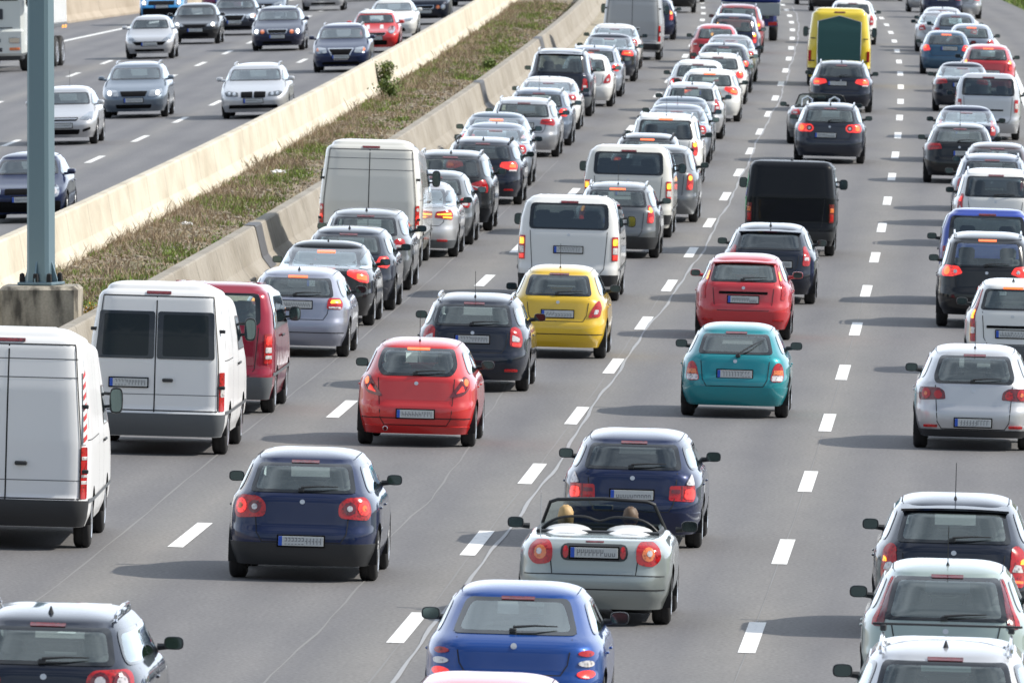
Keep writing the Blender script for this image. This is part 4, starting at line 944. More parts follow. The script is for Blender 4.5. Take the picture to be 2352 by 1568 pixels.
b1 = barrier('concrete_barrier', [(-7.66, -.05), (-7.66, .09), (-7.83, .30), (-7.98, .86), (-8.01, .885), (-8.20, .885), (-8.23, .86), (-8.30, .1)], G_MAIN, M_CON, 'grubby grey beige concrete barrier between the weedy median and the jammed carriageway')
b2 = barrier('concrete_barrier', [(-11.32, .0), (-11.32, .14), (-11.46, .34), (-11.56, .95), (-11.59, .985), (-11.75, .985), (-11.78, .95), (-11.86, .3), (-12.02, .1), (-12.02, -.1)], G_OPP, M_CON2, 'pale cream sunlit concrete barrier between the median and the oncoming traffic')
b3 = barrier('concrete_barrier', [(0, -.1), (0, .08), (-.18, .30), (-.28, .92), (-.48, .92), (-.7, -.1)], G_OPP, M_CON3, 'tan concrete barrier curving along the far edge of the oncoming carriageway', outer_t)
sheet('gutter', YS, [-7.70, -7.5, -7.22], G_MAIN, ground_mat('road_grit', [(.30, .27, .21), (.40, .36, .28), (.34, .31, .25)], .4), .005)
# grassy bank behind the far barrier
sheet('grass_bank', stations(380, 1100, 5), lambda Y: [outer_t(Y) - .7, outer_t(Y) - 3, outer_t(Y) - 30], lambda t: .55 + .02 * max(0, -t - 28), M_GRND, .1)
# dark leaning patches laid over the face and top of the grey barrier
def barrier_patch(Yc, wd, label, lean, z0=.06, z1=.885):
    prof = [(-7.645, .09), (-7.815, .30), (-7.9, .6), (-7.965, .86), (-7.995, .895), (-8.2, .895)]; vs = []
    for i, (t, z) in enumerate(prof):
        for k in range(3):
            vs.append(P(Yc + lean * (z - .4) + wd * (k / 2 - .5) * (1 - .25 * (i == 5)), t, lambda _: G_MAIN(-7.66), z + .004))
    me = bpy.data.meshes.new('dark_patch'); me.from_pydata(vs, [], [(3 * i + j, 3 * i + j + 1, 3 * i + j + 4, 3 * i + j + 3) for i in range(5) for j in range(2)])
    me.materials.append(mat('patch_grey', (.075, .075, .08), .6)); o = bpy.data.objects.new('dark_patch', me); COL.objects.link(o)
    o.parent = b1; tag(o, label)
barrier_patch(253.5, 2.1, 'dark grey patch on the grey barrier near the red van', .6); barrier_patch(370.5, 3.2, 'narrow dark patch beside the bluish sedan', 1.2); barrier_patch(430.5, 3.8, 'dark patch behind the black off-roader', .5)
# ------------------------------------------------------------------ plants of the median
def scatter(name, n, tfun, hfun, cols, seed, keep, wd=.012, blades=5, spread=.05, lean=.4):
    r_ = np.random.RandomState(seed); Vv = []; mi = []; zz = 0
    for i in range(n):
        Y = 195 + (r_.rand() ** 1.15) * 345; t = tfun(r_.rand()); 
        d = keep(Y, t)
        if r_.rand() > d: continue
        p = P(Y, t, G_MED); h_ = hfun(r_.rand()) * (.6 + .5 * d); c_ = r_.randint(len(cols))
        for k in range(blades):
            a = r_.rand() * 6.28; b = r_.rand() * 6.28; q = (p.x + spread * r_.randn(), p.y + spread * r_.randn(), p.z - .02); hh = h_ * (.5 + .7 * r_.rand()); w_ = wd * (.7 + .8 * r_.rand()) * (1 + Y / 500)
            dx, dy = math.cos(a) * w_, math.sin(a) * w_; lx, ly = math.cos(b) * hh * lean * r_.rand(), math.sin(b) * hh * lean * r_.rand()
            Vv += [(q[0] - dx, q[1] - dy, q[2]), (q[0] + dx, q[1] + dy, q[2]), (q[0] + lx * .5 + dx * .6, q[1] + ly * .5 + dy * .6, q[2] + hh * .6), (q[0] + lx, q[1] + ly, q[2] + hh)]; mi.append(c_)
    nb = len(mi); me = bpy.data.meshes.new(name)
    fs = []
    for i in range(nb): fs += [(4 * i, 4 * i + 1, 4 * i + 2), (4 * i, 4 * i + 2, 4 * i + 3)]
    me.from_pydata(Vv, [], fs)
    for c in cols: me.materials.append(c)
    me.polygons.foreach_set('material_index', [m_ for m_ in mi for _ in (0, 1)])
    o = bpy.data.objects.new(name, me); COL.objects.link(o); return o
def leafm(n, c):
    m = mat(n, c, .7, 0, 0, None, 1, .25); b = m.node_tree.nodes['Principled BSDF']; b.inputs['Transmission Weight'].default_value = 0
    b.inputs['Subsurface Weight'].default_value = 0; return m
MG = [leafm('grass_green', (.13, .19, .045)), leafm('grass_olive', (.17, .19, .06)), leafm('grass_lime', (.18, .26, .05))]
MD = [leafm('straw', (.36, .29, .18)), leafm('dry_brown', (.30, .23, .16)), leafm('dry_rust', (.25, .185, .13)), leafm('dry_grey', (.32, .27, .20))]
def fbm(Y, t, s, o): return .5 + .5 * math.sin(Y * s + o + 1.7 * math.sin(t * 1.3 + Y * s * .43)) * math.cos(t * 1.1 + Y * s * .71 + o * 2)
side = lambda r_: -11.35 + 3.1 * r_
edge = lambda t: 1 - min(1, max(0, (t + 11.4) / 2.4))
o = scatter('dry_weeds', 26000, side, lambda r_: .06 + .26 * r_ ** 2, MD, 3, lambda Y, t: min(1, .03 + 1.0 * (edge(t) ** .6) * fbm(Y, t, .35, 0) ** 2.0 + .22 * fbm(Y, t, .9, 2) ** 3), .006, 6, .08, .9); tag(o, 'brown dry weeds thick along the cream barrier on the median', None, None, 'stuff')
o = scatter('tall_weeds', 3600, lambda r_: -11.3 + 1.5 * r_ ** 1.6, lambda r_: .14 + .26 * r_ ** 2, MD[1:4], 13, lambda Y, t: min(1, .9 * fbm(Y, t, .28, 1.5)), .0035, 7, .10, .8); tag(o, 'wispy rust brown stalks standing along the foot of the cream barrier', None, None, 'stuff')
o = scatter('grass', 20000, side, lambda r_: .03 + .13 * r_, MG, 5, lambda Y, t: min(1, 1.8 * max(0, fbm(Y, t, .22, 4) - .42) + 1.6 * max(0, fbm(Y, t, .6, 1) - .58) + (.5 if Y > 395 else 0) * edge(t) + .03) * (.35 + .65 * min(1, max(0, (-8.6 - t) / .9))), .012, 6, .08, .7); tag(o, 'green grass patches growing between the dry weeds', None, None, 'stuff')
o = scatter('straw_litter', 16000, side, lambda r_: .02 + .06 * r_, MD, 9, lambda Y, t: .8, .014, 4, .12, 3.0); tag(o, 'short straw and dead stalks lying on the gravel of the median', None, None, 'stuff')
def leafy(name, label, cat, Y, t, g, h_, rad, n, cols, seed, stem=True, group=None, ls=.05):
    root = empty(name, label, cat, group); root.location = P(Y, t, g); r_ = random.Random(seed); mb = MB(); sm_ = MB(); tips = []
    for k in range(9):
        a = r_.uniform(0, 6.28); q = [Vector((0, 0, 0))]; d = Vector((math.cos(a) * .35, math.sin(a) * .35, 1)).normalized()
        for i in range(4): q.append(q[-1] + d * h_ * .25 * r_.uniform(.8, 1.1)); d = (d + Vector((r_.uniform(-.25, .25), r_.uniform(-.25, .25), .1))).normalized()
        sm_.tube(q, [.014, .011, .009, .006, .003], M_STEM, 5); tips += q[1:]
    for i in range(n):
        c = r_.choice(tips) + Vector([r_.gauss(0, rad * .42) for _ in range(3)])
        if c.z < .03: c.z = .03 + r_.random() * .1
        rt = Matrix.Rotation(r_.uniform(0, 6.28), 3, 'Z') @ Matrix.Rotation(r_.uniform(-1.1, 1.1), 3, 'X'); s_ = ls * r_.uniform(.6, 1.3)
        mb.add([c + rt @ Vector(v) for v in ((-s_ * .5, 0, 0), (0, -s_ * .9, s_ * .1), (s_ * .5, 0, 0), (0, s_ * .9, -s_ * .1))], [(0, 1, 2, 3)], r_.choice(cols))
    link('stem', sm_.mesh('stem'), root); link('foliage', mb.mesh('foliage', False), root); return root
M_STEM = mat('stem', (.10, .07, .04), .8); ML = [leafm('leaf_a', (.14, .19, .06)), leafm('leaf_b', (.20, .26, .08)), leafm('leaf_c', (.09, .13, .04)), leafm('leaf_d', (.30, .32, .12))]
leafy('bush', 'leafy green bush taller than the cream barrier it grows against', 'bush', 384.5, -11.40, G_MED, .82, .15, 2600, ML, 1, ls=.05)
leafy('bush', 'low dark green shrub on the weeds beside the taller leafy bush', 'bush', 374.5, -10.75, G_MED, .42, .30, 800, [ML[0], ML[2], ML[1]], 2, ls=.06)
leafy('bush', 'small round green clump on the median beside the grey barrier', 'bush', 411, -9.1, G_MED, .2, .22, 500, [MG[0], ML[1]], 3, ls=.06)
leafy('bush', 'bright green clump behind the roof of the tall white van', 'bush', 315.5, -8.75, G_MED, .26, .2, 500, [MG[2], ML[1]], 4, ls=.06)
leafy('bush', 'lime green clump next to the dark patch on the grey barrier', 'bush', 255, -8.8, G_MED, .2, .22, 500, [MG[2], MG[0]], 5, ls=.05)
leafy('dandelion', 'yellow flowering weed at the foot of the lamp post', 'plant', 222.5, -9.05, G_MED, .22, .1, 180, [leafm('petal', (.75, .42, .02)), MG[0]], 6, ls=.035)
def litter(Y, t, label, s_, seed):
    r_ = random.Random(seed); bm = bmesh.new(); bmesh.ops.create_icosphere(bm, subdivisions=3, radius=s_)
    for v in bm.verts: v.co *= 1 + r_.uniform(-.35, .3); v.co.z = max(v.co.z * .45, -.02)
    me = bpy.data.meshes.new('plastic_bag'); bm.to_mesh(me); bm.free(); me.materials.append(mat('white_film', (.8, .8, .8), .4)); o = bpy.data.objects.new('plastic_bag', me); COL.objects.link(o)
    o.location = P(Y, t, G_MED, s_ * .3); tag(o, label, 'litter', 'white litter on the median')
litter(304.5, -10.3, 'crumpled white plastic bag on the weeds near the high white van', .17, 1); litter(270, -10.35, 'flattened white scrap on the median halfway to the lamp post', .12, 2); litter(405, -10.2, 'tiny white scrap in the far green grass of the median', .10, 3)
# stones on the median
def stones():
    mb = MB(); r_ = random.Random(4)
    for i in range(1300):
        Y = 205 + 340 * r_.random() ** 1.3; t = -11.2 + 2.9 * r_.random(); p = P(Y, t, G_MED, .01); s_ = r_.uniform(.015, .045) * (1 + Y / 600)
        mb.box(p, (s_ * 2, s_ * 1.6, s_), M_STONE, s_ * .3, Matrix.Rotation(r_.random() * 3, 3, 'Z'))
    return mb.mesh('gravel')
M_STONE = mat('stone', (.31, .27, .22), .9); tag(link('gravel', stones()), 'pale gravel scattered over the median soil', None, None, 'stuff')
# verge grass in the top corner
r_ = np.random.RandomState(8); Vv = []; fs = []
for i in range(14000):
    Y = 470 + 170 * r_.rand(); t = 10.7 + 5.5 * r_.rand(); p = P(Y, t, lambda t: -XF * 10.6 - .02 - .05 * (t - 10.6)); a = r_.rand() * 6.28; h_ = .08 + .25 * r_.rand(); k = len(Vv)
    Vv += [(p.x - .03 * math.cos(a), p.y - .03 * math.sin(a), p.z), (p.x + .03 * math.cos(a), p.y + .03 * math.sin(a), p.z), (p.x + .1 * r_.randn(), p.y + .1 * r_.randn(), p.z + h_)]; fs.append((k, k + 1, k + 2))
me = bpy.data.meshes.new('verge_grass'); me.from_pydata(Vv, [], fs); [me.materials.append(m_) for m_ in MG]; me.polygons.foreach_set('material_index', list(r_.randint(0, 3, len(fs))))
tag(link('verge_grass', me), 'green grass verge beyond the hard shoulder', None, None, 'stuff')
# ------------------------------------------------------------------ lamp post on its concrete block
def lamp_post():
    Y, t = 213.5, -9.22; g = G_MED
    blk = MB(); M_BLKC = concrete_obj(); blk.box((0, 0, .35), (1.28, 1.15, 1.06), M_BLKC, .06)
    o = link('concrete_block', blk.mesh('concrete_block')); o.location = P(Y, t, g); o.rotation_euler = (0, 0, -.05); tag(o, 'weathered concrete foundation block carrying the grey lamp post', 'foundation')
    root = empty('lamp_post', 'tall grey green steel lamp post bolted to a concrete block on the median', 'lamp post'); root.location = P(Y, t, g, .88); root.rotation_euler = (0, 0, -.34)
    M_ST = mat('post_steel', (.18, .26, .30), .40, .6, .1)
    s_ = 1.0
    pb = MB(); pb.box((0, 0, .03), (.60, .60, .05), M_ST, .01); link('base_plate', pb.mesh('base_plate'), root)
    po = MB(); H_ = 12.0; vs = []; lv = [(0.05, .40, .195), (.35, .38, .19), (2, .372, .187), (6, .35, .175), (12, .31, .155)]
    vs = []; fs = []
    for z, a, _ in lv:
        h2 = a / 2; c = h2 * .28
        for x, y in ((-h2, -h2 + c), (-h2 + c, -h2), (h2 - c, -h2), (h2, -h2 + c), (h2, h2 - c), (h2 - c, h2), (-h2 + c, h2), (-h2, h2 - c)): vs.append((x, y, z))
    for i in range(4): fs += [(i * 8 + j, i * 8 + (j + 1) % 8, (i + 1) * 8 + (j + 1) % 8, (i + 1) * 8 + j) for j in range(8)]
    fs.append(tuple(range(32, 40))); po.add(vs, fs, M_ST); link('pole', po.mesh('pole', True, 20), root)
    for i, (x, y, a) in enumerate(((-1, 0, 0), (1, 0, 0), (0, -1, 1), (0, 1, 1))):
        gm = MB(); v = [(.18, 0), (.285, 0), (.285, .05), (.18, .36)]; pts = []
        for th_ in (-.012, .012):
            for q, z in v: pts.append(((x * q, th_, z + .055) if not a else (th_, y * q, z + .055)))
        gm.add(pts, [(0, 1, 2, 3), (7, 6, 5, 4), (0, 4, 5, 1), (1, 5, 6, 2), (2, 6, 7, 3), (3, 7, 4, 0)], M_ST); link('gusset', gm.mesh('gusset', False), root)
    bt = MB(); bt.lathe([(0, .028), (.035, .028)], M_UND, 6, 'Z'); bt.lathe([(.035, .016), (.10, .016), (.105, 0)], M_UND, 8, 'Z'); bme = bt.mesh('bolt')
    nm = MB(); nm.lathe([(0, .05), (.05, .05), (.13, .042), (.15, 0)], M_UND, 8, 'Z'); bme = nm.mesh('bolt')
    for x in (-.235, 0, .235):
        for y in (-.235, .235):
            o2 = link('bolt', bme, root); o2.location = (x, y, .055)
    # arm and lamp head above the frame
    ar = MB(); ar.tube([(0, 0, 11.9), (.3, 0, 12.3), (1.6, 0, 12.6)], [.07, .05, .04], M_ST, 8); link('arm', ar.mesh('arm'), root)
    hd = MB(); hd.box((2.0, 0, 12.62), (.8, .3, .14), M_ST, .04); link('lamp_head', hd.mesh('lamp_head'), root)
def concrete_obj():
    m = mat('concrete_block', (.40, .36, .29), .9); L = m.node_tree.links; tc = N(m, 'ShaderNodeTexCoord'); a = noise(m, 3, 6, tc.outputs['Object'], (1.6, 1.6, .45)); b = noise(m, 26, 3, tc.outputs['Object'])
    r1 = ramp(m, a.outputs[0], [(.38, (.10, .09, .075)), (.5, (.33, .30, .245)), (.7, (.48, .43, .35))]); r2 = ramp(m, b.outputs[0], [(.3, (.85,) * 3), (.7, (1.1,) * 3)])
    L.new(mixc(m, 'MULTIPLY', 1.0, r1.outputs[0], r2.outputs[0]), m.node_tree.nodes['Principled BSDF'].inputs['Base Color']); return m
lamp_post()

# unseen dark hills added behind the camera to darken reflections in the cars
def added_rise():
    r_ = random.Random(2); vs = []; fs = []; n = 60; prof = [(-150, -1.0, 0), (-165, 9, 1), (-185, 17, 1), (-230, 26, 1), (-330, 34, 1), (-600, 38, 1), (-900, -2, 0)]
    for i in range(n + 1):
        x = -900 + 1800 * i / n
        for y, z, k in prof: vs.append((x + r_.uniform(-6, 6) * k, y + r_.uniform(-6, 6) * k + abs(x) * .15, z + r_.uniform(-3.5, 3.5) * k))
    m = len(prof); fs = [(i * m + j, (i + 1) * m + j, (i + 1) * m + j + 1, i * m + j + 1) for i in range(n) for j in range(m - 1)]
    me = bpy.data.meshes.new('added_hills'); me.from_pydata(vs, [], fs); me.materials.append(ground_mat('added_woods', [(.025, .045, .015), (.05, .07, .025), (.035, .05, .02)], .08)); tag(link('added_hills', me), None, None, None, 'structure')
added_rise()
# ------------------------------------------------------------------ vehicles
PC = dict(white=((.72, .72, .70), 0), cream=((.66, .65, .60), 0), csilver=((.33, .37, .36), .5), vanwhite=((.74, .745, .75), 0), vanblack=((.006, .007, .010), 0), silver=((.42, .43, .45), .6), lsilver=((.55, .56, .58), .5), bsilver=((.30, .34, .40), .6), grey=((.15, .16, .17), .6), dgrey=((.022, .027, .042), .4),
    black=((.008, .009, .011), .2), bblack=((.008, .012, .026), .3), navy=((.006, .015, .062), .3), dnavy=((.008, .013, .045), .4), blue=((.012, .065, .28), .3), vblue=((.014, .05, .36), .15), sky=((.03, .27, .60), .2),
    red=((.58, .013, .014), 0), dred=((.29, .012, .035), .1), fred=((.52, .018, .028), 0), pink=((.66, .14, .17), 0), yellow=((.72, .46, .012), 0), vyellow=((.75, .56, .02), 0), teal=((.014, .25, .29), .25), mint=((.36, .44, .41), .4),
    lilac=((.30, .32, .40), .5), steel=((.16, .20, .25), .6), tealgrey=((.04, .10, .17), .5), brown=((.07, .045, .045), .4), wred=((.30, .03, .03), .2), greyblue=((.12, .15, .20), .6), vansilver=((.38, .39, .40), .3), purple=((.16, .03, .09), .2))
QUEUE, ONC, VANS = 'vehicles in the slow queue on the near carriageway', 'oncoming vehicles on the far carriageway', None
def V(name, label, cat, kind, dim, col, anc, x, y, onc=False, dt=0.0, dY=0.0, ov=None, **o):
    q = spec(kind, *dim, **(ov or {})); g = G_OPP if onc else G_MAIN
    if anc == 'g':
        Y, t = find(x, y, g); Yc = Y + (q['axles'][1] if onc else -q['axles'][0])
    else:
        Y, t = find(x, y, g, dim[2] - .01); Yc = Y + (0 if onc else -1.0 - q['axles'][0])
        if kind == 'sedan' and not onc: Yc -= .5
        if kind in ('highvan',): Yc += .8
    far = Yc > 395
    return build_vehicle(name, label, cat, q, col, *PC[col], Yc + dY, t + dt, g, onc, ONC if onc else QUEUE, far=far, seed=int(x * 7 + y * 3), key=o.pop('key', None) or (str(ov) if ov else None), **o)
HB, ES, SE, SU, PV = 'hatchback_car', 'estate_car', 'saloon_car', 'suv', 'van'
hb, es, se, su, pv = 'hatchback', 'estate car', 'saloon car', 'off-roader', 'van'
BB = (.20, .44, 'b')
# --- barrier lane, near to far
V(PV, 'white high-roof panel van with red and white warning stripes on its rear edge', pv, 'highvan', (6.0, 1.99, 2.68), 'vanwhite', 'g', 12, 1254, lamps='vanstack', extra=('ribs', 'roofribs', 'stripes'), bump=(.29, .60, 'b'), plate=False, dyaw=.024)
V(PV, 'white van with two dark rear door windows behind the red people carrier', pv, 'highvan', (5.3, 1.96, 2.42), 'vanwhite', 'g', 363, 1040, lamps='van', extra=('vanwin', 'ribs0'), bump=(.27, .58, 'g'), plate=(1.0, -.38), ov=dict(wb=3.1, ro=.95, gc=.26))
V(PV, 'dark red people carrier van ahead of the white van with rear windows', pv, 't5', (4.9, 1.90, 1.95), 'dred', 'g', 487, 945, lamps='t5off', extra=(), bump=(.23, .56, 'g'), plate=(.95, 0))
V(HB, 'lilac silver three-door hatchback beside the grey barrier', hb, 'hatch', (4.21, 1.765, 1.42), 'lilac', 'g', 681, 817, lamps='a3', extra=('hbl', 'wiper', 'ant', 'groove'), plate=(.86, 0), mir=1)
V(SE, 'black saloon with glowing red lamps just ahead of the lilac hatchback', se, 'sedan', (4.5, 1.81, 1.42), 'black', 'g', 743, 745, lamps='bmwsedan', extra=('ant', 'hbl', 'exhaust'), plate=(.74, 0))
V(HB, 'dark grey hatchback squeezed between a black saloon and a grey estate', hb, 'hatch', (4.3, 1.77, 1.46), 'dgrey', 'g', 797, 710, lamps='hatchlit', extra=('ant',))
V(ES, 'grey estate car directly behind the tall white panel van', es, 'estate', (4.55, 1.78, 1.49), 'grey', 'g', 838, 664, lamps='hatch', extra=('ant', 'reflectors'))
V(PV, 'tall off-white panel van with windowless rear doors', pv, 'highvan', (5.9, 2.05, 2.52), 'cream', 'g', 850, 611, lamps='ducato', extra=('ribs',), bump=(.29, .58, 'g'), plate=(1.0, -.4))
V(SE, 'silver saloon with amber lamps half hidden behind the tall white van', se, 'sedan', (4.87, 1.86, 1.47), 'lsilver', 'g', 948, 588, lamps='merc', extra=('reflectors',), bump=(.20, .36, 'g'))
V(HB, 'small dark car barely visible in front of the silver saloon', hb, 'hatch', (4.0, 1.70, 1.48), 'grey', 'g', 995, 560, lamps='hatch')
V('people_carrier', 'black people carrier with chrome-edged rear lamps and tinted glass', 'people carrier', 'estate', (4.77, 1.88, 1.66), 'black', 'g', 1032, 528, lamps='smax', glass=M_PRIV, extra=('ant', 'rails'), bump=(.2, .5, 'p'))
V(ES, 'black estate with red lamps ahead of the black people carrier', es, 'estate', (4.9, 1.86, 1.47), 'bblack', 'g', 1107, 468, lamps='bmw5', glass=M_PRIV, extra=('ant', 'railsdark', 'reflectors'))
V(SE, 'bluish silver saloon with a red lamp behind its window, ahead of the black estate', se, 'sedan', (4.7, 1.82, 1.43), 'bsilver', 'g', 1134, 425, lamps='hatch', extra=('ant',))
V(SE, 'grey blue saloon with a wide high brake light by the barrier', se, 'sedan', (4.75, 1.82, 1.46), 'steel', 'r', 1141, 258, lamps='barlit', extra=('ant', 'hbl'))
V(ES, 'silver grey estate with wide red lamps and chrome-edged windows', es, 'estate', (4.93, 1.86, 1.46), 'silver', 'g', 1202, 359, lamps='bar', extra=('rails', 'wiper'))
V(ES, 'dark grey estate between the silver grey estate and the white saloon', es, 'estate', (4.6, 1.80, 1.46), 'greyblue', 'g', 1236, 333, lamps='hatchlit', extra=('antlong', 'rails'))
V(SE, 'white saloon coupe beside the black off-roader', se, 'sedan', (4.65, 1.85, 1.39), 'white', 'g', 1257, 296, lamps='bar', extra=('ant',))
V(SU, 'black off-roader with a dark rear window and silver side steps', su, 'suv', (4.9, 1.88, 1.86), 'bblack', 'g', 1285, 266, lamps='tall', glass=M_PRIV, extra=('rails', 'spoiler'), bump=(.30, .56, 'g'))
V(HB, 'small white hatchback in front of the black off-roader', hb, 'hatch', (3.99, 1.64, 1.49), 'white', 'g', 1345, 244, lamps='fabia', extra=())
V(ES, 'light blue estate behind the dark saloon near the far grey van', es, 'estate', (4.6, 1.78, 1.49), 'bsilver', 'g', 1363, 221, lamps='hatchlit', extra=('rails', 'ant'))
V(SE, 'dark saloon with a pale blue reflecting rear window', se, 'sedan', (4.7, 1.82, 1.46), 'dgrey', 'g', 1396, 186, lamps='barlit', extra=('ant',))
V(SE, 'white saloon directly behind the far grey panel van', se, 'sedan', (4.7, 1.82, 1.44), 'white', 'g', 1409, 158, lamps='hatch', extra=('ant',))
V(PV, 'grey panel van cut off by the top edge above the queue', pv, 'highvan', (5.9, 1.99, 2.6), 'vansilver', 'g', 1452, 137, lamps='van', extra=('ribs',), bump=(.36, .56, 'b'), plate=False)
V(HB, 'dark blue hatchback showing past the far grey panel van', hb, 'hatch', (4.2, 1.76, 1.50), 'dnavy', 'g', 1497, 91, lamps='talllit')
V(HB, 'white car with a red lamp at the top edge past the grey van', hb, 'hatch', (4.1, 1.72, 1.50), 'white', 'g', 1492, 62, lamps='tall')
V(SU, 'black off-roader at the top edge beyond the grey van', su, 'suv', (4.6, 1.84, 1.7), 'black', 'g', 1548, 29, lamps='tall')
V(HB, 'dark car touching the top edge right of the black off-roader', hb, 'hatch', (4.1, 1.72, 1.48), 'dgrey', 'g', 1574, 6, lamps='hatch')
# --- second lane
V(HB, 'navy blue hatchback with round-cornered red lamps and black lower bumper', hb, 'hatch', (4.20, 1.76, 1.485), 'navy', 'g', 697, 1329, lamps='golf', extra=('wiper',), bump=(.19, .45, 'b'), plate=(.475, 0))
V(HB, 'bright red three-door hatchback with pointed rear lamps', hb, 'hatch', (4.0, 1.71, 1.49), 'red', 'g', 957, 1022, lamps='corsa', extra=('wiper', 'hbl', 'antlong', 'exhaust', 'groove'), bump=(.19, .30, 'p'), plate=(.47, 0), ov=dict(wb=2.51, ro=.72), rw=[(-.50, 1.00), (.50, 1.00), (.60, 1.14), (.54, 1.37), (-.54, 1.37), (-.60, 1.14)])
V(ES, 'black estate with silver roof rails beside the red three-door hatchback', es, 'estate', (4.57, 1.77, 1.48), 'bblack', 'g', 1087, 895, lamps='octavia', extra=('rails', 'antlong', 'wiper', 'exhaust', 'reflectors'), plate=(.82, 0))
V(HB, 'bright yellow hatchback ahead of the black estate with roof rails', hb, 'hatch', (3.99, 1.64, 1.50), 'yellow', 'g', 1281, 820, lamps='fabia', extra=('antlong', 'wiper', 'groove', 'exhaust'), plate=(.74, 0), ov=dict(wb=2.46, ro=.74))
V(PV, 'white minibus with round-cornered rear window in front of the yellow hatchback', pv, 't5', (4.9, 1.90, 1.96), 'white', 'g', 1306, 688, lamps='t5', glass=M_PRIV, bump=(.30, .50, 'b'), plate=(.95, 0), extra=('hbl0',))
V(ES, 'grey estate with roof rails and a long aerial in front of the minibus', es, 'estate', (4.6, 1.76, 1.50), 'grey', 'g', 1416, 590, lamps='talllit', extra=('rails', 'antlong', 'hbl'), bump=(.2, .44, 'b'), plate=(.76, 0))
V(PV, 'off-white minibus with tinted glass in front of the grey estate', pv, 't5', (4.9, 1.90, 1.96), 'cream', 'g', 1442, 543, lamps='t5', glass=M_PRIV, bump=(.30, .50, 'b'), plate=(.95, 0))
V(ES, 'brownish grey people carrier beside the off-white minibus', 'people carrier', 'estate', (4.4, 1.79, 1.65), 'grey', 'g', 1511, 508, lamps='talllit', glass=M_PRIV, bump=(.2, .5, 'p'))
V(ES, 'black estate with black roof rails behind the white off-roader', es, 'estate', (4.3, 1.76, 1.50), 'black', 'r', 1487, 306, lamps='hatchlit', extra=('railsdark', 'hbl'))
V(SU, 'white off-roader with tinted rear glass and long aerial', su, 'suv', (4.4, 1.83, 1.68), 'white', 'r', 1529, 260, lamps='talllit', glass=M_PRIV, extra=('antlong', 'hbl', 'rails'))
V(SE, 'light blue grey saloon ahead of the white off-roader', se, 'sedan', (4.6, 1.80, 1.45), 'bsilver', 'g', 1551, 375, lamps='hatch', extra=('antlong',))
V(SE, 'silver blue saloon tucked between the light saloon and the silver estate', se, 'sedan', (4.6, 1.78, 1.44), 'steel', 'r', 1563, 222, lamps='hatch', extra=('ant',))
V(ES, 'silver estate with a red reflection in its rear window', es, 'estate', (4.57, 1.77, 1.48), 'lsilver', 'g', 1587, 318, lamps='tall', extra=('rails', 'ant'))
V(ES, 'white estate with a broad high brake light', es, 'estate', (4.6, 1.82, 1.44), 'white', 'g', 1628, 278, lamps='bmwsedan', extra=('ant', 'hbl'))
V(HB, 'white hatchback with round red lamps and grey rear glass', hb, 'hatch', (4.2, 1.76, 1.49), 'white', 'r', 1602, 138, lamps='golf', extra=('wiper',))
V(HB, 'white hatchback half hidden behind the one with round lamps', hb, 'hatch', (4.3, 1.78, 1.47), 'white', 'r', 1648, 122, lamps='hatchlit', extra=('ant', 'rails'))
V(HB, 'dark hatchback ahead of the two white hatchbacks', hb, 'hatch', (4.3, 1.80, 1.48), 'bblack', 'g', 1660, 212, lamps='hatchlit', extra=('ant',))
V(SE, 'silver grey saloon in front of the dark hatchback', se, 'sedan', (4.5, 1.77, 1.44), 'silver', 'g', 1675, 187, lamps='hatch', extra=('ant',))
V(HB, 'raspberry red hatchback farther up the second lane', hb, 'hatch', (4.0, 1.69, 1.48), 'fred', 'r', 1643, 56, lamps='hatch')
V(SU, 'dark off-roader with silver rails ahead of the silver grey saloon', su, 'suv', (4.5, 1.82, 1.66), 'dnavy', 'r', 1684, 32, lamps='talllit', extra=('rails',))
V(ES, 'faded red people carrier behind the blue covered pickup', 'people carrier', 'estate', (4.5, 1.82, 1.68), 'wred', 'r', 1695, 9, lamps='talllit', extra=('rails',))
# --- third lane
V(HB, 'light red car roof entering at the bottom edge behind the blue fastback', hb, 'hatch', (4.0, 1.70, 1.47), 'pink', 'r', 1113, 1543, lamps='hatch')
V(HB, 'bright blue fastback with three slim lamps on each side', hb, 'hatch', (4.18, 1.75, 1.42), 'blue', 'r', 1190, 1335, lamps='brava', plate=False, extra=('wiper', 'antside'), ov=dict(rear=[(.19, .13), (.30, .04), (.44, 0), (.58, .01), (.62, .05), (.88, .09), (.94, .17), (.975, .27), (1.29, .95), (1.34, 1.06), (1.365, 1.2)]), rw=[(-.62, .985), (.62, .985), (.50, 1.30), (-.50, 1.30)])
V(ES, 'navy blue estate ahead of the open silver convertible', es, 'estate', (4.48, 1.74, 1.41), 'navy', 'g', 1453, 1252, lamps='bmwe46', glass=M_PRIV, extra=('wiper', 'exhaust'), plate=(.67, 0), bump=(.2, .46, 'p'))
V(HB, 'turquoise three-door hatchback with unlit lamps', hb, 'hatch', (3.9, 1.66, 1.385), 'teal', 'g', 1687, 955, lamps='teal', extra=('wiperd', 'antside'), bump=(.22, .47, 'p'), plate=(.665, 0), ov=dict(wb=2.35, ro=.76))
V(HB, 'red hatchback with high amber-lit lamps ahead of the turquoise one', hb, 'hatch', (3.95, 1.69, 1.45), 'fred', 'g', 1706, 777, lamps='fiesta', extra=('hbl', 'wiper', 'spoiler', 'reflectors', 'bar'), bump=(.20, .50, 'p'), plate=(.70, 0), mir=2)
V(HB, 'black fastback with red and white lamps behind the black van', hb, 'hatch', (4.5, 1.77, 1.45), 'bblack', 'g', 1765, 695, lamps='tall', glass=M_PRIV, extra=('spoiler', 'ant'), plate=(.74, .16))
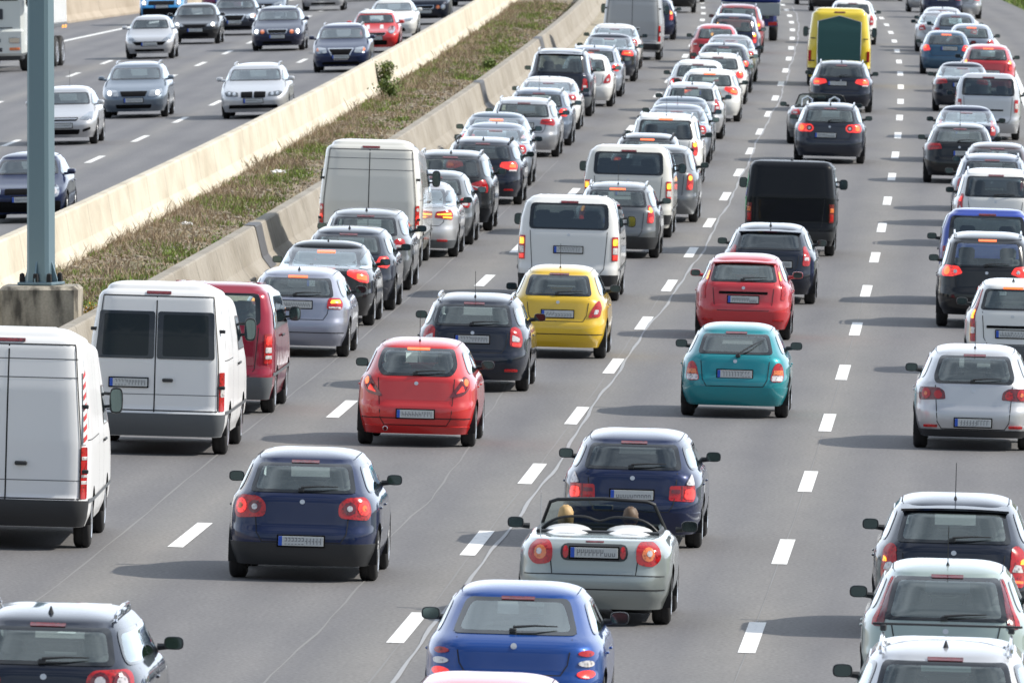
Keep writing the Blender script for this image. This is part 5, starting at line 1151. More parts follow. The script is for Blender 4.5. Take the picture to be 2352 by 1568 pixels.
V(PV, 'black windowless van with square mirrors and green graphics on its side', pv, 't5', (4.8, 1.86, 1.96), 'vanblack', 'g', 1814, 585, lamps='lt', rearwin=False, bump=(.34, .52, 'b'), plate=False, extra=('ant',), ov=dict(n=[(.2, 16), (2, 16)], ze=1.90, width=[(.22, .85), (.42, .91), (.62, .93), (1.2, .925), (1.80, .86), (1.86, .835), (1.90, .79)], rear=[(.22, .14), (.34, .05), (.48, 0), (.62, .01), (.66, .04), (1.22, .05), (1.82, .13), (1.87, .16), (1.90, .22)]))
V(ES, 'dark grey estate with round glowing lamps partly hiding a roadster', es, 'estate', (4.77, 1.82, 1.50), 'dgrey', 'g', 1904, 374, lamps='passat', extra=('rails', 'ant', 'wiper'), plate=(.72, -.1))
V(ES, 'black estate with glowing red lamps right behind the yellow van', es, 'estate', (4.9, 1.86, 1.47), 'bblack', 'g', 1930, 257, lamps='bmw5', glass=M_PRIV, extra=('rails', 'ant', 'wiper'), plate=(.84, -.1))
yv = V(PV, 'yellow high-roof van with a dark green tarpaulin panel on its back', pv, 'highvan', (5.6, 2.0, 2.5), 'vyellow', 'g', 1925, 198, lamps=None, extra=(), bump=(.36, .58, 'b'), plate=False, seams=False)
V(ES, 'white car with blue-tinted glass ahead of the yellow van', es, 'estate', (4.5, 1.8, 1.6), 'white', 'r', 1956, 0, lamps='tall', glass=M_PRIV)
V(HB, 'dark car at the top edge near the yellow van', hb, 'hatch', (4.2, 1.76, 1.48), 'black', 'g', 1905, 27, lamps='hatch')
V(HB, 'black car farthest along the third lane', hb, 'hatch', (4.2, 1.76, 1.48), 'dgrey', 'g', 1870, 12, lamps='hatch')
V(HB, 'black car at the top edge between the dashed lines', hb, 'hatch', (4.2, 1.76, 1.48), 'black', 'g', 2030, 2, lamps='hatch')
# --- outer lane
V(ES, 'silver estate with black roof bars entering at the bottom edge', es, 'estate', (4.7, 1.80, 1.46), 'lsilver', 'r', 2158, 1460, lamps='hatch', extra=('rails', 'crossbars', 'ant'), plate=False, dt=.02)
V(HB, 'pale mint green hatchback with tall dark red lamps beside the rear glass', hb, 'hatch', (4.05, 1.72, 1.47), 'mint', 'r', 2168, 1281, lamps='mint', extra=('antlong', 'wiper'), plate=False, rw=[(-.64, .93), (.64, .93), (.56, 1.34), (-.56, 1.34)])
V(HB, 'black hatchback with big red lamps ahead of the mint green car', hb, 'hatch', (4.41, 1.80, 1.53), 'bblack', 'r', 2186, 1131, lamps='caliber', extra=('antlong', 'wiper', 'spoiler'), plate=(.80, 0), ov=dict(gc=.22))
V(HB, 'silver hatchback with oval dark red lamps and long aerial', hb, 'hatch', (4.41, 1.755, 1.47), 'lsilver', 'g', 2232, 1028, lamps='mazda', extra=('antlong', 'wiper', 'reflectors'), bump=(.20, .30, 'b'), plate=(.41, -.0), rw=[(-.56, .96), (.56, .96), (.60, 1.06), (.52, 1.34), (-.52, 1.34), (-.60, 1.06)])
V(HB, 'small boxy white hatchback with tall lamps and dark grey bumper', hb, 'hatch', (3.54, 1.58, 1.55), 'white', 'r', 2321, 638, lamps='panda', extra=('hbl', 'ant', 'bar'), bump=(.2, .50, 'g'), plate=(.68, 0), ov=dict(rear=[(.19, .10), (.3, .03), (.44, 0), (.56, .01), (.6, .03), (1.0, .06), (1.42, .20), (1.47, .26), (1.5, .34)], ro=.62, wb=2.3))
V(SU, 'black off-roader with lit round lamps and silver roof rails', su, 'suv', (4.43, 1.81, 1.68), 'black', 'g', 2262, 750, lamps='tiguan', extra=('rails', 'hbl', 'wiper'), plate=(.66, .1))
V(PV, 'blue small van with tall rear window', pv, 'caddy', (4.2, 1.79, 1.82), 'vblue', 'r', 2262, 472, lamps='caddy', glass=M_PRIV, extra=('hbl0',), bump=(.2, .46, 'b'), mir=1)
V(SU, 'white off-roader with roof rails and black bar on the tailgate', su, 'suv', (4.32, 1.82, 1.63), 'white', 'r', 2283, 386, lamps='duster', extra=('rails', 'wiper', 'bar'), plate=(.66, 0), glass=M_PRIV)
V(ES, 'grey blue car whose roof shows above the white off-roader', es, 'estate', (4.4, 1.78, 1.58), 'greyblue', 'r', 2274, 352, lamps='tall', extra=('rails',))
V(HB, 'dark brown car with an open sunroof at the edge of the picture', hb, 'hatch', (4.1, 1.74, 1.55), 'brown', 'r', 2286, 327, lamps='tall', extra=())
V(HB, 'black hatchback with wedge-shaped red lamps beside the dashed line', hb, 'hatch', (4.2, 1.77, 1.43), 'black', 'g', 2201, 420, lamps='bar', extra=('antlong', 'wiper'), plate=(.74, .12))
V(SE, 'dark saloon with a pale rear window in front of the black hatchback', se, 'sedan', (4.5, 1.76, 1.42), 'dnavy', 'r', 2216, 242, lamps='tall', extra=('wiper0',))
V(PV, 'light silver small van with a dark rear window', pv, 'caddy', (4.4, 1.79, 1.82), 'lsilver', 'g', 2266, 320, lamps='caddy', glass=M_PRIV, bump=(.2, .46, 'p'), plate=(.70, -.3), extra=('bar',))
V(SE, 'dark grey saloon with stickers in its window beside the silver small van', se, 'sedan', (4.5, 1.74, 1.42), 'dgrey', 'g', 2207, 256, lamps='bar', extra=('ant',))
V(HB, 'red hatchback near the solid edge line', hb, 'hatch', (4.2, 1.74, 1.50), 'fred', 'r', 2266, 102, lamps='talllit', extra=('hbl', 'wiper'), plate=(.66, .1))
V(HB, 'petrol blue coupe with bright lamp under a split rear window', hb, 'hatch', (4.2, 1.72, 1.42), 'tealgrey', 'g', 2171, 171, lamps='hatchlit', glass=M_PRIV, extra=('hbl',), plate=(.86, .1))
V(HB, 'light blue hatchback with red high brake light past the petrol blue coupe', hb, 'hatch', (4.0, 1.70, 1.48), 'bsilver', 'r', 2228, 55, lamps='hatch', extra=('hbl',))
V(SE, 'silver saloon in the outer lane near the top', se, 'sedan', (4.6, 1.80, 1.42), 'silver', 'g', 2158, 120, lamps='hatch', extra=('ant',))
V(HB, 'pale grey car in the outer lane showing only its roof', hb, 'hatch', (4.1, 1.72, 1.48), 'silver', 'r', 2162, 17, lamps='hatch', extra=('ant',))
V(HB, 'grey car roof with long aerial next to the pale grey roof', hb, 'hatch', (4.1, 1.72, 1.48), 'greyblue', 'r', 2192, 30, lamps='hatch', extra=('antlong',))
V(HB, 'silver hatchback close to the green verge', hb, 'hatch', (4.1, 1.74, 1.50), 'silver', 'g', 2206, 43, lamps='hatchlit')
V(HB, 'dark blue car beside the silver hatchback near the verge', hb, 'hatch', (4.2, 1.74, 1.5), 'dnavy', 'g', 2162, 43, lamps='hatch')
V(HB, 'silver car farthest along the outer lane', hb, 'hatch', (4.2, 1.74, 1.5), 'silver', 'g', 2128, 29, lamps='hatchlit')
# bottom corner
V(ES, 'black estate with round-eyed lamps and silver rails in the bottom corner', es, 'estate', (4.77, 1.82, 1.49), 'bblack', 'r', 128, 1387, lamps='passat_off', extra=('rails', 'ant', 'wiper'), plate=False)
# --- oncoming
V(HB, 'dark blue hatchback with round headlamps passing behind the lamp post', hb, 'hatch', (4.15, 1.73, 1.44), 'navy', 'g', 62, 512, True, front='golf4')
V(HB, 'silver white hatchback with chrome grille bar beside the lamp post', hb, 'hatch', (4.25, 1.75, 1.46), 'lsilver', 'g', 147, 333, True, front='astra', extra=('antlong',))
V(ES, 'grey estate with one blazing headlamp and dark wide grille', es, 'estate', (4.84, 1.82, 1.50), 'steel', 'g', 312, 271, True, front='skoda*', extra=('rails',))
V(ES, 'silver white estate with twin black kidney-shaped grilles', es, 'estate', (4.9, 1.86, 1.47), 'lsilver', 'g', 587, 272, True, front='bmw', extra=('rails',))
V(ES, 'navy estate with a chrome-framed shield grille', es, 'estate', (4.77, 1.82, 1.50), 'navy', 'g', 786, 166, True, front='vwv', extra=('rails',))
V(HB, 'red small car with white roof and white bonnet stripe', hb, 'hatch', (3.7, 1.68, 1.41), 'red', 'g', 862, 122, True, front='mini', ov=dict(ro=.6, wb=2.45, _w=1), extra=('minitrim',))
V(SE, 'white coupe overtaking beyond the red small car', se, 'sedan', (4.7, 1.80, 1.40), 'white', 'g', 903, 90, True, front='plain')
V(SU, 'black off-roader oncoming next to the cream barrier', su, 'suv', (4.7, 1.9, 1.75), 'bblack', 'g', 978, 57, True, front='merc')
V(HB, 'dark car touching the top edge ahead of the black off-roader', hb, 'hatch', (4.3, 1.80, 1.50), 'dgrey', 'g', 1087, 14, True, front='plain')
V(HB, 'silver small hatchback with a wide black smiling grille', hb, 'hatch', (3.84, 1.65, 1.43), 'lsilver', 'g', 345, 136, True, front='p206', ov=dict(ro=.65, wb=2.44))
V(HB, 'black car with two shining headlamps behind the silver small hatchback', hb, 'hatch', (4.1, 1.76, 1.42), 'black', 'g', 450, 102, True, front='plain*')
V(HB, 'dark grey car with plate on its dark nose', hb, 'hatch', (4.1, 1.80, 1.38), 'dgrey', 'g', 540, 82, True, front='vwv*')
V(ES, 'blue grey estate with four round headlamps', es, 'estate', (4.85, 1.82, 1.49), 'dnavy', 'g', 640, 117, True, front='merc*', extra=('rails',))
V('minivan', 'bright light blue van with lit headlamps and black bumper', pv, 'caddy', (4.1, 1.72, 1.80), 'sky', 'g', 372, 58, True, front='van*', mir=1)
V(HB, 'dark red car at the top edge beyond the light blue van', hb, 'hatch', (4.1, 1.74, 1.5), 'purple', 'g', 512, 30, True, front='plain')
V(HB, 'grey blue car half hidden behind the four-lamp estate', hb, 'hatch', (4.2, 1.76, 1.5), 'greyblue', 'g', 606, 50, True, front='plain')
V(HB, 'silver car with dark grille cut by the top edge', hb, 'hatch', (4.2, 1.78, 1.5), 'lsilver', 'g', 744, 25, True, front='p206')
V(HB, 'dark car in the top row between the silver car and the white coupe', hb, 'hatch', (4.2, 1.78, 1.5), 'dnavy', 'g', 826, 3, True, front='plain')
# ------------------------------------------------------------------ special pieces on some vehicles
def by_label(s):
    return [o for o in bpy.data.objects if o.get('label', '').startswith(s)][0]
def shape_of(kind, L, W, H, key=None): return MESH[('shape', key, kind, L, W, H)]
# warning stripes on the near white van
vn = by_label('white high-roof panel van with red'); S_ = shape_of('highvan', 6.0, 1.99, 2.68); mb = MB()
band(mb, S_, 'r', .90, .985, 1.27, 2.12, M_WHP, .014, 2, 8)
for i in range(7):
    z = 1.29 + i * .125; patch(mb, S_, 'r', [(.905, z), (.982, z + .05), (.982, z + .11), (.905, z + .06)], M_STRIPE if 'M_STRIPE' in globals() else mat('stripe_red', (.55, .03, .03), .4), .018, .003, None, 2, skirt=False)
link('warning_stripe', mb.mesh('warning_stripe'), vn)
# tarpaulin and lamps of the yellow van
vy = by_label('yellow high-roof van'); S_ = shape_of('highvan', 5.6, 2.0, 2.5); mb = MB(); M_TARP = mat('tarpaulin', (.018, .085, .080), .5)
patch(mb, S_, 'r', [(-.66, .66), (.66, .66), (.66, 2.02), (0, 2.20), (-.66, 2.02)], M_TARP, .05, .02, None, 6)
for sg in (1, -1): mb.tube([S_.off('r', sg * .67, .66, .055), S_.off('r', sg * .67, 2.02, .055)], .012, M_CHR, 5); mb.tube([S_.off('r', sg * .67, 2.02, .055), S_.off('r', 0, 2.2, .055)], .012, M_CHR, 5)
link('tarpaulin', mb.mesh('tarpaulin'), vy)
for sg in (1, -1):
    mb = MB(); y_ = [S_.off('r', sg * .80, z, .01) for z in (.6, 1.3, 2.0)]
    mb.box(S_.off('r', sg * .91, .95, .02), (.09, .05, .34), M_RED, .01); link('tail_lamp', mb.mesh('tail_lamp'), vy)
    mb = MB()
    for z in (.8, 1.5): mb.box(S_.off('r', sg * .82, z, .02), (.16, .03, .03), M_BLK, .005)
    link('hinge', mb.mesh('hinge'), vy)
# the small red car: white roof, stripe
mn = by_label('red small car with white roof'); kk = [k for k in MESH if k[0] == 'shape' and k[3] == 3.7][0]; S_ = MESH[kk]; mb = MB(); n_ = 120
ze_, H_ = S_.ze, S_.H; vs = []; fs = []
for f in (1.001, 1.0, .985, .95, .9, .8, .6, .3):
    for i in range(n_):
        a = 2 * math.pi * i / n_; c_, s_ = math.cos(a), math.sin(a); zq = ze_ if f <= 1 else ze_ - .035; f = min(f, 1); w_ = S_.at(zq)[2] + (.012 if zq < ze_ else 0); yr, yf = -S_.at(zq)[0], S_.at(zq)[1]
        vs.append((w_ * 1.03 * f * math.copysign(abs(c_) ** .385, c_), (yr + yf) / 2 + (yf - yr) / 2 * f * 1.015 * math.copysign(abs(s_) ** .385, s_), zq + (H_ - ze_) * (1 - f ** 3) ** .62 + .012))
fs = [(i * n_ + j, i * n_ + (j + 1) % n_, (i + 1) * n_ + (j + 1) % n_, (i + 1) * n_ + j) for i in range(7) for j in range(n_)] + [tuple(range(7 * n_, 8 * n_))]
mb.add(vs, fs, M_WHP); link('roof_panel', mb.mesh('roof_panel'), mn)
for sg in (1, -1):
    mb = MB(); pl = [(.17, .80), (.30, .80), (.28, .93), (.18, .93)]; patch(mb, S_, 'f', pl if sg == 1 else mirrored(pl), M_WHP, .006, .01, None, 4); link('bonnet_stripe', mb.mesh('bonnet_stripe'), mn)
# green and violet graphics on the side of the black van
bv = by_label('black windowless van'); kk = [k for k in MESH if k[0] == 'shape' and k[3] == 4.8][0]; S_ = MESH[kk]; mb = MB()
gm1, gm2 = mat('decal_green', (.05, .40, .14), .4), mat('decal_violet', (.10, .08, .40), .4)
patch(mb, S_, 'S', [(-2.2, .9), (-1.2, .95), (-1.5, 1.25), (-2.25, 1.2)], gm1, .006, .1, None, 4, skirt=False); patch(mb, S_, 'S', [(-2.1, 1.25), (-1.6, 1.35), (-1.9, 1.75), (-2.2, 1.6)], gm1, .008, .1, None, 4, skirt=False); patch(mb, S_, 'S', [(-2.2, 1.2), (-1.3, 1.3), (-1.5, 1.45), (-2.2, 1.4)], gm2, .007, .05, None, 4, skirt=False)
link('side_graphic', mb.mesh('side_graphic'), bv)
# ------------------------------------------------------------------ people of the convertible
def person(label, loc, rz, hair_col, shirt, hair_long):
    M_SK = mat('skin', (.52, .30, .20), .5); M_SH = mat('shirt_' + shirt[0], shirt[1], .8); M_HR = mat('hair_' + hair_col[0], hair_col[1], .6)
    bm = bmesh.new(); J = dict(pel=(0, 0, .10), bel=(0, -.02, .28), chest=(0, -.05, .46), neck=(0, -.03, .585), nk2=(0, -.015, .645), sL=(-.17, -.04, .53), eL=(-.23, .12, .32), wL=(-.16, .36, .34), hL=(-.14, .44, .36), sR=(.17, -.04, .53), eR=(.23, .12, .32), wR=(.16, .36, .34), hR=(.14, .44, .36), kL=(-.12, .44, .17), aL=(-.12, .78, -.12), tL=(-.12, .92, -.12), kR=(.12, .44, .17), aR=(.12, .78, -.12), tR=(.12, .92, -.12), hipL=(-.09, .06, .08), hipR=(.09, .06, .08))
    rad = dict(pel=.14, bel=.135, chest=.145, neck=.07, nk2=.055, sL=.062, eL=.045, wL=.03, hL=.034, sR=.062, eR=.045, wR=.03, hR=.034, kL=.06, aL=.042, tL=.035, kR=.06, aR=.042, tR=.035, hipL=.09, hipR=.09)
    E = [('pel', 'bel'), ('bel', 'chest'), ('chest', 'neck'), ('neck', 'nk2'), ('chest', 'sL'), ('sL', 'eL'), ('eL', 'wL'), ('wL', 'hL'), ('chest', 'sR'), ('sR', 'eR'), ('eR', 'wR'), ('wR', 'hR'), ('pel', 'hipL'), ('hipL', 'kL'), ('kL', 'aL'), ('aL', 'tL'), ('pel', 'hipR'), ('hipR', 'kR'), ('kR', 'aR'), ('aR', 'tR')]
    ks = list(J); V_ = {k: bm.verts.new(J[k]) for k in ks}
    extra_r = {}
    for a, b in E: bm.edges.new((V_[a], V_[b]))
    for s_ in 'LR':                                        # five fingers curled on each hand
        sg = -1 if s_ == 'L' else 1; h_ = Vector(J['h' + s_])
        for i, (dx, ln) in enumerate(((-.03, .05), (-.012, .065), (.008, .068), (.026, .055))):
            a = bm.verts.new(h_ + Vector((dx, .035, .005))); b = bm.verts.new(h_ + Vector((dx, .035 + ln * .6, -.008))); c = bm.verts.new(h_ + Vector((dx, .035 + ln * .7, -.04)))
            bm.edges.new((V_['h' + s_], a)); bm.edges.new((a, b)); bm.edges.new((b, c)); extra_r.update({a: .011, b: .009, c: .008})
        a = bm.verts.new(h_ + Vector((-sg * .045, .005, 0))); b = bm.verts.new(h_ + Vector((-sg * .06, .035, -.01))); bm.edges.new((V_['h' + s_], a)); bm.edges.new((a, b)); extra_r.update({a: .012, b: .009})
    bm.verts.index_update(); rr = {v.index: r_ for v, r_ in extra_r.items()}; rr.update({V_[k].index: rad[k] for k in ks}); root_i = V_['pel'].index
    me = bpy.data.meshes.new('person'); bm.to_mesh(me); bm.free(); o = bpy.data.objects.new('person', me); COL.objects.link(o)
    o.modifiers.new('skin', 'SKIN'); o.modifiers.new('sub', 'SUBSURF').render_levels = 1; o.modifiers['sub'].levels = 1
    for i, sv_ in enumerate(me.skin_vertices[0].data): sv_.radius = (rr[i] * (1.15 if rr[i] > .1 else 1), rr[i] * (.8 if rr[i] > .1 else 1)); sv_.use_root = i == root_i
    dg = bpy.context.evaluated_depsgraph_get(); ev = o.evaluated_get(dg); m2 = bpy.data.meshes.new_from_object(ev); o.modifiers.clear(); o.data = m2
    # head, one surface joined into the body
    bm = bmesh.new(); bm.from_mesh(m2); hd = bmesh.new(); bmesh.ops.create_uvsphere(hd, u_segments=28, v_segments=20, radius=1)
    for v in hd.verts:
        x, y, z = v.co; k = 1 - .28 * max(0, -z) ** 1.4; q = Vector((x * .076 * k, y * .096 * (1 - .12 * max(0, -z)), z * .118))
        if y > .55 and abs(x) < .28: q.y += .022 * math.exp(-((x / .13) ** 2) - ((z + .12) / .17) ** 2)       # nose
        if y > .5: q.y -= .010 * math.exp(-(((abs(x) - .36) / .16) ** 2) - ((z - .06) / .12) ** 2)                 # eye sockets
        if y > .5: q.y += .006 * math.exp(-((x / .28) ** 2) - ((z + .45) / .06) ** 2)                             # lips
        if abs(x) > .93 and abs(z + .02) < .3: q.x *= 1.16                                                       # ears
        v.co = q + Vector((0, .015, .755))
    tmp = bpy.data.meshes.new('h'); hd.to_mesh(tmp); hd.free(); bm.from_mesh(tmp); bm.to_mesh(m2); bm.free()
    m2.materials.clear(); [m2.materials.append(m_) for m_ in (M_SH, M_SK, mat('trousers', (.03, .04, .09), .8), mat('eye', (.04, .03, .03), .2))]
    for p_ in m2.polygons:
        c = p_.center; p_.use_smooth = True
        p_.material_index = 1 if c.z > .60 or (c.y > .22 and c.z > .28) else (2 if (c.z < .16 or c.y > .2) else 0)
        if c.z > .7 and c.y > .085 and abs(abs(c.x) - .03) < .012 and abs(c.z - .762) < .008: p_.material_index = 3
    hr = bmesh.new(); bmesh.ops.create_uvsphere(hr, u_segments=24, v_segments=16, radius=1); r_ = random.Random(3)
    for v in hr.verts:
        x, y, z = v.co; q = Vector((x * .090, y * .108, z * .128)); 
        if y > .25 and z < .55: q = Vector((x * .070, y * .085, z * .10))
        if hair_long and y < .2 and z < -.2: q.z -= .05; q.x *= 1.05
        elif z < -.5: q *= .8
        v.co = q * (1 + r_.uniform(-.07, .05)) + Vector((0, .004, .768))
    hm = bpy.data.meshes.new('hair'); hr.to_mesh(hm); hr.free(); hm.materials.append(M_HR); hm.polygons.foreach_set('use_smooth', [True] * len(hm.polygons)); link('hair', hm, o)
    o.location = loc; o.rotation_euler = (0, 0, rz); tag(o, label, 'person', 'people in the open silver convertible'); return o
# ------------------------------------------------------------------ convertibles
def cabrio(name, label, dim, col, anc, x, y, lamps, plate, boards, people=False, roadster=False):
    L, W, H = dim; q = spec('cabrio', L, W, .965, open_top=[(-.66, -.78), (.66, -.78), (.68, .2), (.64, .95), (.3, 1.06), (-.3, 1.06), (-.64, .95), (-.68, .2)]); q['axles'] = (-L / 2 + q['ro'], -L / 2 + q['ro'] + q['wb'])
    Y, t = find(x, y, G_MAIN); Yc = Y - q['axles'][0]
    root, S, part = build_vehicle(name, label, 'convertible', q, col, *PC[col], Yc, t, G_MAIN, group=QUEUE, lamps=lamps, plate=plate, extra=('exhaust', 'groove', name), bump=None, seed=5, seams=False)
    pm = paint(col, *PC[col])
    # windscreen frame and glass
    mb = MB(); zb, zt, yb, yt, wb_, wt_ = .93, 1.27, .98, .40, .70, .56; fr = [(-wb_, yb, zb), (-wt_ - .02, yt, zt - .03), (-wt_ + .06, yt - .02, zt), (0, yt - .01, zt + .02), (wt_ - .06, yt - .02, zt), (wt_ + .02, yt, zt - .03), (wb_, yb, zb)]
    mb.tube(fr, .02, M_BLK, 8); link('windscreen_frame', mb.mesh('windscreen_frame'), root)
    gb = MB(); rows = 6; cols_ = 10; vs = []
    for i in range(rows + 1):
        f = i / rows
        for j in range(cols_ + 1):
            s_ = -1 + 2 * j / cols_; vs.append((s_ * (wb_ + (wt_ - wb_) * f), yb + (yt - yb) * f + .10 * (1 - s_ * s_) * (1 - f * .7), zb + (zt - zb) * f + .015 * f * (1 - s_ * s_)))
    gb.add(vs, [(i * (cols_ + 1) + j, (i + 1) * (cols_ + 1) + j, (i + 1) * (cols_ + 1) + j + 1, i * (cols_ + 1) + j + 1) for i in range(rows) for j in range(cols_)], M_GLASS); link('windscreen', gb.mesh('windscreen'), root)
    mb = MB(); mb.box((0, .47, 1.19), (.24, .03, .06), M_BLK, .01); mb.box((0, .45, 1.19), (.21, .01, .045), M_MIR, .003); link('inner_mirror', mb.mesh('inner_mirror'), root)
    # cockpit rim, wind deflector, pale covers behind the seats
    mb = MB(); rim = [(-.66, -.78), (-.68, .2), (-.64, .95), (-.3, 1.06), (.3, 1.06), (.64, .95), (.68, .2), (.66, -.78)]
    mb.tube([(a, b, .965) for a, b in rim] + [(-.66, -.78, .965)], .03, M_BLK, 6); link('cockpit_trim', mb.mesh('cockpit_trim'), root)
    mb = MB()
    for sg in (1, -1):
        if roadster:
            mb.tube([(sg * .36 - .13, -.62, .9), (sg * .36 - .12, -.6, 1.16), (sg * .36, -.6, 1.23), (sg * .36 + .12, -.6, 1.16), (sg * .36 + .13, -.62, .9)], .035, M_CHR, 8)
        else:
            n_ = 10; vs = []
            for i in range(n_ + 1):
                for j in range(5):
                    a = math.pi * i / n_; b = j / 4; vs.append((sg * .34 + .27 * math.cos(a) * (1 - .12 * b), -.50 - .42 * b, .94 + .11 * math.sin(a) ** .8 * (1 - .75 * b ** 1.5)))
            mb.add(vs, [(5 * i + j, 5 * i + j + 1, 5 * i + j + 6, 5 * i + j + 5) for i in range(n_) for j in range(4)], M_WHP)
    link('seat_fairing' if not roadster else 'roll_hoop', mb.mesh('seat_fairing'), root)
    if not roadster:
        mb = MB(); pts = []
        for i in range(25):
            s_ = -1 + i / 12; pts.append((s_ * .64, -.42, .98 + .15 * (1 - abs(s_) ** 5) - .05 * math.exp(-(s_ / .16) ** 2)))
        mb.tube(pts, .016, M_BLK, 6); gl = MB(); vs = []
        for p_ in pts: vs += [(p_[0], p_[1], .93), p_]
        gl.add(vs, [(2 * i, 2 * i + 2, 2 * i + 3, 2 * i + 1) for i in range(24)], M_PRIV); link('wind_deflector', mb.mesh('wind_deflector'), root); link('deflector_mesh', gl.mesh('deflector_mesh'), root)
        # boot lid: gaps, plate recess with two extra red lamps
        mb = MB(); ribbon(mb, S, 'r', [(-.50, .90), (-.46, .57), (.46, .57), (.50, .90)], .012, M_SEAM); ribbon(mb, S, 'r', [(-.86, .56), (-.46, .57)], .010, M_SEAM); ribbon(mb, S, 'r', [(.46, .57), (.86, .56)], .010, M_SEAM); link('boot_lid', mb.mesh('boot_lid'), root)
        mb = MB(); patch(mb, S, 'r', [(-.37, .72), (.37, .72), (.37, .90), (-.37, .90)], M_BLK, .008, .08, None, 4)
        for sg in (1, -1): patch(mb, S, 'r', Cc(sg * .315, .81, .032, 14, 2.0), M_RED, .014, 0, None, 2)
        link('plate_panel', mb.mesh('plate_panel'), root)
        mb = MB(); patch(mb, S, 'r', [(-.10, .915), (.10, .915), (.10, .935), (-.10, .935)], M_DRED, .006, .008, None, 2); link('high_brake_lamp', mb.mesh('high_brake_lamp'), root)
        mb = MB(); mb.tube([(-.62, -1.3, .93), (-.62, -1.45, 1.45)], [.006, .004], M_CHR, 5); link('antenna', mb.mesh('antenna'), root)
    if people:
        X, th, E, dE = cl(Yc); base = root.location; rz = -th
        for sg, lb, hc, sh, lg in ((-1, 'driver with blond hair and pale top in the open silver convertible', ('blond', (.50, .33, .14)), ('pale', (.5, .5, .48)), True), (1, 'passenger with short brown hair in the open silver convertible', ('brown', (.12, .075, .045)), ('dark', (.06, .07, .10)), False)):
            lx, ly = sg * .36, -.05
            person(lb, base + Vector((lx * math.cos(rz) - ly * math.sin(rz), lx * math.sin(rz) + ly * math.cos(rz), .34 - XF * lx)), rz, hc, sh, lg)
    return root
cabrio('convertible_car', 'open silver convertible with white seat fairings and two people aboard', (4.1, 1.72, 1.36), 'csilver', 'g', 1366, 1427, 'megane', (.81, 0), None, people=True)
cabrio('convertible_car', 'grey roadster with silver roll hoops half hidden behind a dark estate', (4.1, 1.78, 1.29), 'grey', 'g', 1882, 331, 'hatch', (.6, 0), None, roadster=True)
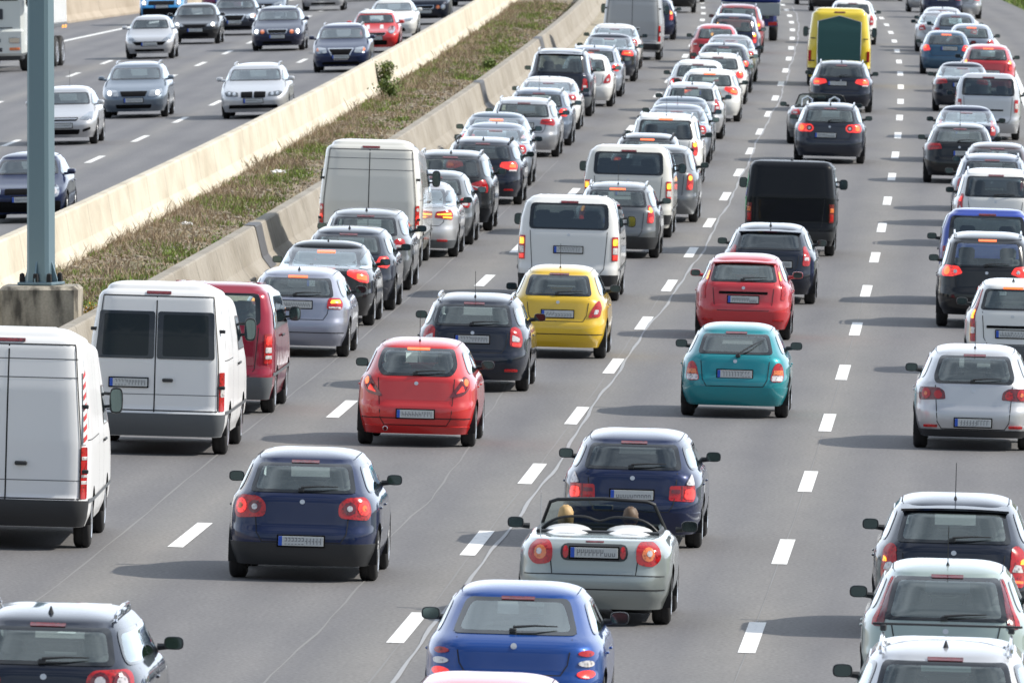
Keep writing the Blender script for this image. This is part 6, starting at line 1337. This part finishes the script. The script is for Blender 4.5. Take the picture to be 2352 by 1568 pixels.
# ------------------------------------------------------------------ trucks
def truck_axle(root, y, r, W):
    ty, ri = wheel_meshes(r, True)
    for sg in (1, -1):
        o = link('wheel', ty, root); o.location = (sg * (W / 2 - .16), y, r); o.scale = (1.5, 1, 1)
        if sg < 0: o.rotation_euler = (0, 0, math.pi)
        link('rim', ri, o)
def settle(root, Y, t, g, onc):
    X, th, E, dE = cl(Y); root.location = P(Y, t, g); sl_ = g(t + .5) - g(t - .5)
    root.rotation_euler = (dE * (-1 if onc else 1), -sl_ * (-1 if onc else 1), -th - (.085 if onc else 0) + (math.pi if onc else 0))
def lorry():
    root = empty('lorry', 'white lorry with a canvas-sided load bed behind the lamp post', 'lorry', ONC); MC = mat('cab_white', (.62, .65, .63), .4, 0, .6); MG_ = mat('cab_grille', (.03, .035, .045), .5)
    # cab: front at +y
    mb = MB(); mb.box((0, -1.15, 1.95), (2.46, 2.2, 2.9), MC, .12); mb.box((0, -.02, .95), (2.46, .22, .86), MC, .08); link('cab', mb.mesh('cab'), root)
    mb = MB(); mb.box((0, -.045, 2.72), (2.10, .06, .86), M_FRIT, .03); link('windscreen', mb.mesh('windscreen'), root)
    mb = MB(); mb.box((0, -.03, 1.86), (1.1, .05, .34), MG_, .02); mb.box((0, .10, 1.42), (1.75, .03, .04), MG_, .01)
    for z, w_ in ((1.02, .95), (.72, 1.05)): mb.box((0, .10, z), (w_, .03, .12), MG_, .01)
    link('grille', mb.mesh('grille'), root)
    for sg in (1, -1):
        mb = MB(); mb.box((sg * .93, .095, 1.02), (.36, .06, .19), M_HLG, .02); link('headlamp', mb.mesh('headlamp'), root)
        mb = MB(); mb.box((sg * .93, .095, .74), (.34, .06, .09), M_AMB, .02); link('indicator', mb.mesh('indicator'), root)
        mb = MB(); mb.box((sg * 1.42, -.15, 2.45), (.22, .12, .75), M_BLK, .03); mb.tube([(sg * 1.2, -.2, 2.7), (sg * 1.42, -.15, 2.7)], .03, M_BLK); link('mirror', mb.mesh('mirror'), root)
        mb = MB(); mb.box((sg * 1.232, -1.0, 2.55), (.03, 1.0, .8), M_FRIT, .01); link('side_window', mb.mesh('side_window'), root)
    mb = MB(); mb.box((0, -4.9, 1.06), (.9, 8.6, .28), M_UND, .02); mb.box((0, -.35, .52), (2.3, .6, .3), M_BLK, .05); link('chassis', mb.mesh('chassis'), root)
    for sg in (1, -1):
        mb = MB()
        for i in range(5):
            mb.box((sg * 1.2, -3.2 - i * .45, .80 - .02 * i), (.05, .09, .55), M_GREYP, .01)
        mb.box((sg * 1.2, -4.1, .55), (.05, 2.2, .08), M_GREYP, .01); link('side_guard', mb.mesh('side_guard'), root)
        mb = MB()
        for yy in (-8.3, -8.9): mb.box((sg * 1.265, yy, 1.30), (.03, .26, .10), M_AMBL, .01)
        link('marker_lamp', mb.mesh('marker_lamp'), root)
    mb = MB(); mb.box((0, -5.9, 2.75), (2.50, 6.8, 2.7), M_WHP, .04)
    for i in range(18):
        for sg in (1, -1): mb.box((sg * 1.255, -2.7 - i * .37, 2.75), (.03, .05, 2.6), M_WHP, .01)
    link('load_bed', mb.mesh('load_bed'), root)
    mb = MB(); mb.box((0, -5.9, 1.36), (2.54, 6.8, .12), M_GREYP, .01); link('bed_rail', mb.mesh('bed_rail'), root)
    for y_ in (-1.35, -7.2, -8.5): truck_axle(root, y_, .5, 2.45)
    Y, t = find(-32, 168, G_OPP); settle(root, Y, t, G_OPP, True)
lorry()
def pickup():
    root = empty('pickup_truck', 'blue tarpaulin covered pickup truck with a grey tailboard', 'pickup truck', QUEUE); MT = mat('tarp_blue', (.015, .035, .22), .5); MGr = mat('tailboard', (.34, .37, .38), .5, .3); MCb = mat('cab_blue', (.015, .03, .16), .4, .2, 1)
    mb = MB(); mb.box((0, 3.9, 1.25), (1.9, 1.6, 1.5), MCb, .12); link('cab', mb.mesh('cab'), root)
    mb = MB(); mb.box((0, .95, 2.05), (2.1, 3.9, 1.3), MT, .08)
    for i in range(6): mb.box((0, -.9 + i * .75, 2.06), (2.14, .05, 1.3), MT, .02)
    link('tarpaulin', mb.mesh('tarpaulin'), root)
    mb = MB(); mb.box((0, -1.01, 1.18), (2.12, .05, .42), MGr, .01); mb.box((0, .95, .96), (2.12, 3.95, .06), MGr, .01)
    for sg in (1, -1): mb.box((sg * 1.06, .95, 1.18), (.04, 3.95, .42), MGr, .01)
    link('tailboard', mb.mesh('tailboard'), root)
    mb = MB(); mb.box((0, 1.6, .72), (.8, 5.2, .22), M_UND, .02); mb.box((0, -.95, .62), (2.0, .08, .16), MCb, .02); mb.box((0, -.8, .8), (1.7, .1, .26), MCb, .02); link('chassis', mb.mesh('chassis'), root)
    for sg in (1, -1):
        mb = MB(); mb.box((sg * .82, -1.0, .64), (.32, .04, .12), M_RED, .01); link('tail_lamp', mb.mesh('tail_lamp'), root)
        mm, mg = mirror_meshes(1, sg); o = link('mirror', mm, root); o.location = (sg * 1.0, 4.2, 1.7); link('mirror_glass', mg, o)
    for y_ in (.2, 4.0): truck_axle(root, y_, .36, 2.0)
    Y, t = find(1722, 93, G_MAIN); settle(root, Y - .2, t, G_MAIN, False)
pickup()
